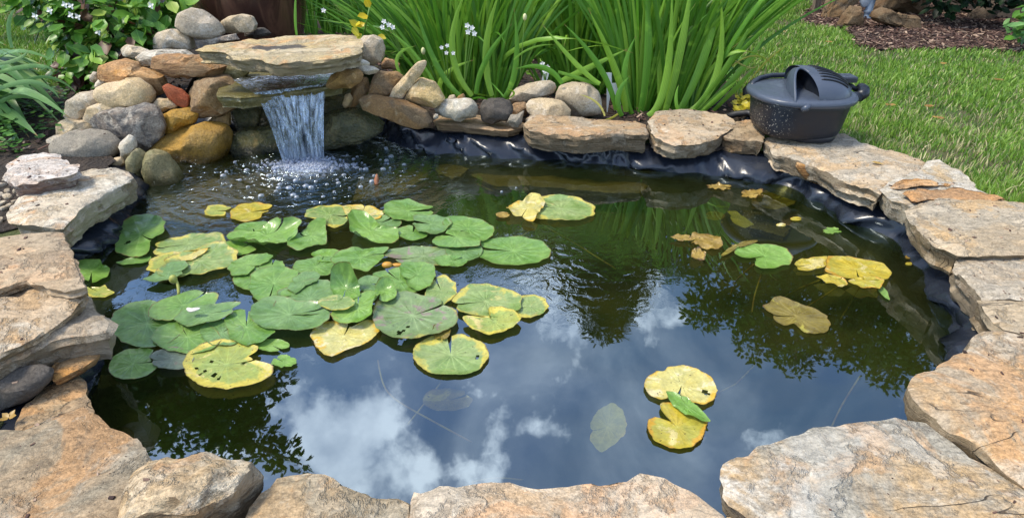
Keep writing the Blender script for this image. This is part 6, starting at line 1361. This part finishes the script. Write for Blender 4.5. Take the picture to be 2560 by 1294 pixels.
# ------------------------------------------------------------------ lawn grass
def grass():
    rg = np.random.default_rng(4)
    def inp(x, y, poly):
        c = np.zeros(len(x), bool); n = len(poly); j = n - 1
        for i in range(n):
            xi, yi = poly[i]; xj, yj = poly[j]
            with np.errstate(divide='ignore', invalid='ignore'):
                m = ((yi > y) != (yj > y)) & (x < (xj - xi) * (y - yi) / (yj - yi + 1e-12) + xi)
            c ^= m; j = i
        return c
    N = 1500000
    x = rg.uniform(-7, 8, N); y = rg.uniform(1.0, 8.3, N)
    d2 = x * x + y * y
    keep = rg.random(N) < np.clip((3.0 / np.sqrt(d2)) ** 1.5, 0, 1)
    # denser in view, thin to the sides
    dz = y * C_ + 1.0 * S_; sx = 1280 + FPX * x / dz; keep &= (sx > -1500) & (sx < 3300) & ((sx > -350) & (sx < 2900) | (rg.random(N) < .35))
    x, y = x[keep], y[keep]
    keep = ~inp(x, y, BED) & ~inp(x, y, MUL)
    wp = [(p.x + (p.x - .3) * .15, p.y + (p.y - 1.8) * .08) for p in POND_S[::3]]
    keep &= ~inp(x, y, wp)
    x, y = x[keep], y[keep]
    # thinner ragged patches
    nz = np.array([noise.noise(Vector((a * 2.2, b * 2.2, 0))) + .5 * noise.noise(Vector((a * 6, b * 6, 3))) for a, b in zip(x, y)])
    k2 = rg.random(len(x)) < np.clip(.85 + nz * .9, .25, 1); x, y, nz = x[k2], y[k2], nz[k2]
    n = len(x); z = np.array([ground_z(a, b) for a, b in zip(x, y)])
    d = np.sqrt(x * x + y * y); h = rg.uniform(.018, .056, n) * (1 + .35 * nz); w = rg.uniform(.0014, .0027, n) * np.clip(d / 3.0, .9, 2.2)
    a = rg.uniform(0, 2 * np.pi, n); lean = np.abs(rg.normal(0, .55, n)) * h; la = rg.uniform(0, 2 * np.pi, n)
    wx, wy = np.cos(a) * w, np.sin(a) * w; lx, ly = np.cos(la) * lean + h * .10, np.sin(la) * lean + h * .05
    V = np.zeros((n, 5, 3)); V[:, 0] = np.stack([x - wx, y - wy, z - .004], 1); V[:, 1] = np.stack([x + wx, y + wy, z - .004], 1)
    V[:, 2] = np.stack([x + wx * .8 + lx * .4, y + wy * .8 + ly * .4, z + h * .6], 1); V[:, 3] = np.stack([x - wx * .8 + lx * .4, y - wy * .8 + ly * .4, z + h * .6], 1)
    V[:, 4] = np.stack([x + lx, y + ly, z + h * rg.uniform(.8, 1, n)], 1)
    me = bpy.data.meshes.new('lawn_grass'); me.vertices.add(n * 5); me.vertices.foreach_set('co', V.astype(np.float32).ravel())
    base = np.arange(n)[:, None] * 5; quad = base + np.array([0, 1, 2, 3]); tri = base + np.array([3, 2, 4])
    loops = np.concatenate([quad, tri], 1).ravel(); me.loops.add(len(loops)); me.loops.foreach_set('vertex_index', loops.astype(np.int32))
    ls = np.stack([np.arange(n) * 7, np.arange(n) * 7 + 4], 1).ravel(); me.polygons.add(n * 2); me.polygons.foreach_set('loop_start', ls.astype(np.int32))
    t = rg.random(n) * .72; t = np.where(rg.random(n) < .06 + .12 * (nz < -.15) + .16 * ((y < 3.4) & (x > 1.3) & (nz < .25)), rg.uniform(.86, 1, n), t); t = np.clip(t + nz * .28 * (t < .8), 0, 1)
    ca = me.color_attributes.new('tint', 'FLOAT_COLOR', 'POINT'); ca.data.foreach_set('color', np.repeat(np.stack([t, t, t, np.ones(n)], 1), 5, 0).astype(np.float32).ravel())
    me.update(calc_edges=True); me.validate()
    m = M('grass_blade'); at = m.n('ShaderNodeAttribute'); at.attribute_name = 'tint'; t = at.outputs['Fac']
    col = m.mix(m.mr(t, 0, .75, 0, 1, False), (.07, .18, .018), (.26, .43, .055)); col = m.mix(m.mr(t, .80, .88), col, (.55, .50, .26))
    m.set(Base_Color=col, Roughness=.5); tl = m.n('ShaderNodeBsdfTranslucent'); m.l(col, tl.inputs[0]); mx = m.n('ShaderNodeMixShader'); mx.inputs[0].default_value = .3
    m.l(m.b.outputs[0], mx.inputs[1]); m.l(tl.outputs[0], mx.inputs[2]); m.l(mx.outputs[0], m.out.inputs[0])
    me.materials.append(m.m); o = bpy.data.objects.new('lawn_grass', me); scene.collection.objects.link(o); tag(o, 'short green lawn with a few straw coloured blades', 'grass', kind='stuff'); print('blades', n)
grass()
# fallen leaves on the lawn
def fallen():
    mt = leaf_mat('fallen_orange_leaf', (.26,.13,.04), (.38,.22,.06), (.50,.33,.09), veins=True); rg = rnd(8)
    for lab, x, y in [('orange leaf lying on the lawn in the open right half', 2365, 159), ('small orange leaf near the right edge of the lawn', 2500, 200), ('brown curled leaf on the lawn right of the filter box', 2222, 260), ('tan leaf on the lawn, right of the curled brown leaf', 2330, 266),
                      ('small rust leaf on the lawn above the long tan flagstone', 2344, 295), ('orange leaf on the lawn above the iris tips', 1962, 78), ('pale orange leaf on the lawn between the iris tips and the mulch', 2072, 105)]:
        mb = MB(); p = P(x, y, .14); a = rg.uniform(0, 6)
        for k in range(3): ovate(mb, p, Vector((cos(a + k * .8), sin(a + k * .8), .15)), Vector((0, -.3, 1)), .04, .028, rg.random())
        tag(mb.build('fallen_leaf', mt, None, p), lab, 'leaf')
    mb = MB(); p = P(2178, 404, .178); ovate(mb, p, Vector((1, -.4, .05)), Vector((0, 0, 1)), .05, .03, .9); tag(mb.build('fallen_leaf', mt, None, p), 'orange yellow leaf stuck on the long tan flagstone', 'leaf')
    mb = MB(); p = P(2172, 46, .13); p.z += .02; ovate(mb, p, Vector((.6, .3, .8)), Vector((0, -1, .2)), .09, .05, 1); tag(mb.build('fallen_leaf', mt, None, p), 'yellow leaf at the left end of the knobbly rock', 'leaf')
    for lab, x, y in [('yellow withered flower lying beside the left flagstones', 22, 1043)]:
        mb = MB(); p = P(x, y, .12)
        for k in range(4): ovate(mb, p, Vector((cos(k * 1.4), sin(k * 1.4), .5)), Vector((0, -.3, 1)), .02, .014, .8)
        tag(mb.build('fallen_flower', mt, None, p), lab, 'flower')
fallen()
# ------------------------------------------------------------------ fence and trees
def fence():
    m = M('weathered_board'); v = m.coords(False, scale=(1, 1, .12)); n = m.noise(v, 30, 5, .6, .5); m.set(Base_Color=m.mix(m.mr(n, .4, .62), (.11, .08, .055), (.22, .17, .12)), Roughness=.9, Normal=m.bump(n, .6, .01))
    root = empty('board_fence', (0, 8.6, .1), 'weathered brown board fence along the back of the lawn', 'fence'); rg = rnd(3); mb = MB(); x = -13.0
    def bx(mb, x0, x1, y0, y1, z0, z1): mb.add([(a, b, c) for c in (z0, z1) for a, b in ((x0, y0), (x1, y0), (x1, y1), (x0, y1))], [(0, 3, 2, 1), (4, 5, 6, 7), (0, 1, 5, 4), (1, 2, 6, 5), (2, 3, 7, 6), (3, 0, 4, 7)])
    while x < 13:
        w = .138; o = rg.uniform(-.004, .004); bx(mb, x, x + w, 8.6 + o, 8.622 + o, .05 + rg.uniform(0, .02), 1.75 + rg.uniform(-.01, .01)); x += w + .008
    mb.build('boards', m.m, root, (0, 8.6, .1), smooth=False)
    mb = MB(); bx(mb, -13, 13, 8.63, 8.67, .35, .44); bx(mb, -13, 13, 8.63, 8.67, 1.4, 1.49); mb.build('rails', m.m, root, (0, 8.6, .1), smooth=False)
    p = MB(); bx(p, -12.9, -12.8, 8.675, 8.77, 0, 1.8); pr = p.build('post', m.m, root, (-12.85, 8.7, .1), smooth=False)
    for k in range(1, 11): q = pr.copy(); scene.collection.objects.link(q); q.parent = root; q.location.x += k * 2.5
    # short grey post at the corner of the mulch bed
    mb = MB(); c = P(2040, 36, .11); w = .035
    bx(mb, c.x - w, c.x + w, c.y, c.y + 2 * w, .05, .75); tag(mb.build('wooden_post', m.m, None, (c.x, c.y, .1), smooth=False), 'short grey wooden post at the left end of the mulch bed', 'post')
fence()
def tree(name, label, blobs, n, size, mat, trunk, seed, r0=.14, conifer=False, trunk_top=None, group='trees standing round the garden'):
    """blobs: crown clumps (centre, radius); trunk: foot of the trunk"""
    rg = rnd(seed); root = empty(name, trunk, label, 'tree', group); mb = MB(); tot = sum(b[1] ** 2.2 for b in blobs)
    for c, R in blobs:
        for _ in range(int(n * R ** 2.2 / tot)):
            while True:
                p = Vector((rg.uniform(-1, 1), rg.uniform(-1, 1), rg.uniform(-1, 1)))
                if .3 < p.length < 1: break
            p *= 1 + .35 * noise.noise(p * 2.5 + Vector(c)); 
            q = Vector(c) + p * R
            if noise.noise(q * (1.6 / max(.25, R)) ) < -.22: continue
            d = Vector((p.x + rg.gauss(0, .6), p.y + rg.gauss(0, .6), -.2 + p.z * .4 + rg.gauss(0, .4))); up = Vector((rg.gauss(0, .5), rg.gauss(0, .5), 1)); L = size * rg.uniform(.6, 1.25)
            if conifer: ovate(mb, q, Vector((p.x, p.y, -.25 + rg.gauss(0, .2))), up, L * 1.6, L * .32, min(1, max(0, .4 + rg.gauss(0, .25))))
            else: ovate(mb, q, d, up, L, L * .5, min(1, max(0, .4 + p.z * .2 + rg.gauss(0, .22))))
    mb.build('crown', mat, root, trunk)
    mb = MB(); t0 = Vector(trunk) - Vector((0, 0, .1)); top = Vector(trunk_top) if trunk_top else max((Vector(b[0]) for b in blobs), key=lambda v: v.z)
    mid = t0.lerp(top, .5) + Vector((rg.uniform(-.1, .1), 0, 0)); pts = bez(t0, mid, top, 12); tube(mb, pts, [r0 * (1.35 if i == 0 else 1 - i / 14) for i in range(13)], 12); mb.build('trunk', BARK, root, trunk)
    for c, R in blobs:
        k = min(11, max(3, int(12 * (Vector(c).z - t0.z) / max(.1, top.z - t0.z) * .8))); mb = MB(); a = pts[k]; tube(mb, bez(a, a.lerp(Vector(c), .5) + Vector((0, 0, .15)), Vector(c), 8), [r0 * .42 * (1 - i / 10) for i in range(9)], 7); mb.build('limb', BARK, root, a)
    return root
def rb(x, y, r, Y):
    c = RF(x, y, Y); return (tuple(c), r * (Y / ray(x, y).y) / FPX * 1.0)
# crowns whose reflections darken the upper half of the water
tree('broadleaf_tree', 'tall broadleaf tree beyond the fence, right of centre', [rb(1850,690,120,9.2), rb(1770,770,60,9.0), rb(1960,770,120,9.2), rb(1890,850,55,9.0), rb(1700,600,110,9.4), rb(1990,900,45,9.0), rb(2080,720,120,9.4), rb(1800,560,120,9.4), rb(1950,600,140,9.6)], 17000, .13, TREEL, (4.4, 9.6, .1), 21, .16)
tree('broadleaf_tree', 'spreading broadleaf tree beyond the fence at the far right', [rb(2160,820,110,8.9), rb(2260,850,100,9.0), rb(2220,930,50,8.8), rb(2370,800,130,9.0), rb(2090,860,60,8.9), rb(2300,640,170,9.4), rb(2480,760,150,9.2), rb(2500,560,180,9.6), rb(2130,640,120,9.6)], 24000, .13, TREEL, (7.2, 9.8, .1), 22, .18)
tree('conifer', 'narrow dark conifer beyond the fence behind the iris clumps', [rb(1520,835,28,8.9), rb(1500,790,48,8.95), rb(1545,770,48,8.95), rb(1510,730,70,9.0), rb(1580,700,55,9.0), rb(1450,690,62,9.05), rb(1510,640,110,9.1), rb(1620,640,60,9.1), rb(1400,620,70,9.1), rb(1500,540,130,9.2), rb(1510,800,60,8.9), rb(1470,740,70,9.0), rb(1560,740,60,9.0)], 26000, .10, CONL, (1.5, 9.2, .1), 23, .13, True)
tree('broadleaf_tree', 'dense dark tree beyond the fence behind the waterfall', [rb(900,560,150,9.4), rb(1100,600,130,9.4), rb(1280,580,120,9.4), rb(700,600,150,9.6), rb(1180,500,160,9.8), rb(500,620,150,9.8), rb(1000,480,170,9.8), rb(780,480,160,9.8)], 13000, .16, TREEL, (-1.6, 10.2, .1), 24, .2)
tree('broadleaf_tree', 'leafy tree just outside the left edge of the lawn', [rb(570,1030,75,5.0), rb(640,1090,55,5.0), rb(500,980,85,5.1), rb(700,1140,42,4.9), rb(600,1140,30,4.9), rb(430,930,110,5.3), rb(350,1020,90,5.2), rb(300,900,130,5.6), rb(250,1060,110,5.3), rb(160,960,150,5.8), rb(690,960,38,5.1), rb(755,1160,22,4.9), rb(560,1080,60,5.0), rb(620,1000,60,5.0), rb(450,1060,80,5.1)], 12500, .105, TREEL, (-4.8, 5.6, .1), 25, .13, trunk_top=tuple(RF(200, 950, 5.6)))
tree('broadleaf_tree', 'dark tree trunk rising from the back of the mulch bed', [rb(2600,700,160,7.0), rb(2750,560,200,7.2), rb(2500,480,130,7.4)], 7000, .12, TREEL, tuple(Vector((P(2428, 50, .12).x, P(2428, 50, .12).y, .1))), 26, .10)
# dark bush under the trees behind the mulch
shrub('dark_bush', 'deep green bush in shade at the back of the mulch bed', [(2400,-60,6.3,90),(2520,-70,6.1,90),(2330,-90,6.6,80),(2650,-40,6.0,90)], 1500, .10, [(DARKL, 1, 'leaves')], P(2450, 10, .12), 41, 10)
shrub('leafy_shrub', 'grey green leaved shrub entering at the top right corner', [(2545,58,5.2,28),(2570,75,5.1,34),(2600,40,5.2,50)], 90, .09, [(STRAP, .7, 'leaves'), (SHRUB, .3, 'young_leaves')], P(2600, 110, .12), 42, 5)

# ------------------------------------------------------------------ crumbs of leaf and grit lying on the stones
def crumbs():
    bpy.context.view_layer.update(); dg = bpy.context.evaluated_depsgraph_get(); rg = rnd(91); mb = MB(); cnt = tries = 0
    while cnt < 650 and tries < 20000:
        tries += 1; q = rg.choice(POND_S); x = q.x + rg.uniform(-.55, .55); y = q.y + rg.uniform(-.5, .5)
        if inpoly(x, y, POND_T) or y < .3: continue
        ok, loc, nrm, _, ob, _ = scene.ray_cast(dg, Vector((x, y, .70)), Vector((0, 0, -1)), distance=.8)
        if not ok or nrm.z < .8 or not ob.name.startswith(('flagstone', 'rock', 'boulder', 'stone', 'capstone')): continue
        cnt += 1; a = rg.uniform(0, 6.3); L = .0014 + .005 * rg.random() ** 3; w = L * rg.uniform(.2, .9); d = Vector((cos(a), sin(a), rg.gauss(0, .15))); s = Vector((-sin(a), cos(a), rg.gauss(0, .15))); h = Vector((0, 0, L * .3)); p = loc + Vector((0, 0, L * .25))
        V = [p + d * L * i + s * w * j + h * k for k in (-1, 1) for (i, j) in ((-1, -.8), (1, -.6), (.8, .7), (-1, 1))]
        mb.add(V, [(0, 3, 2, 1), (4, 5, 6, 7), (0, 1, 5, 4), (1, 2, 6, 5), (2, 3, 7, 6), (3, 0, 4, 7)], tint=[rg.random() ** 1.2] * 8)
    tag(mb.build('stone_litter', bpy.data.materials['bark_chip'], None, (0, 1.2, .15), smooth=False), 'fine crumbs of leaf and grit lying on the rim stones', 'litter', kind='stuff')
crumbs()
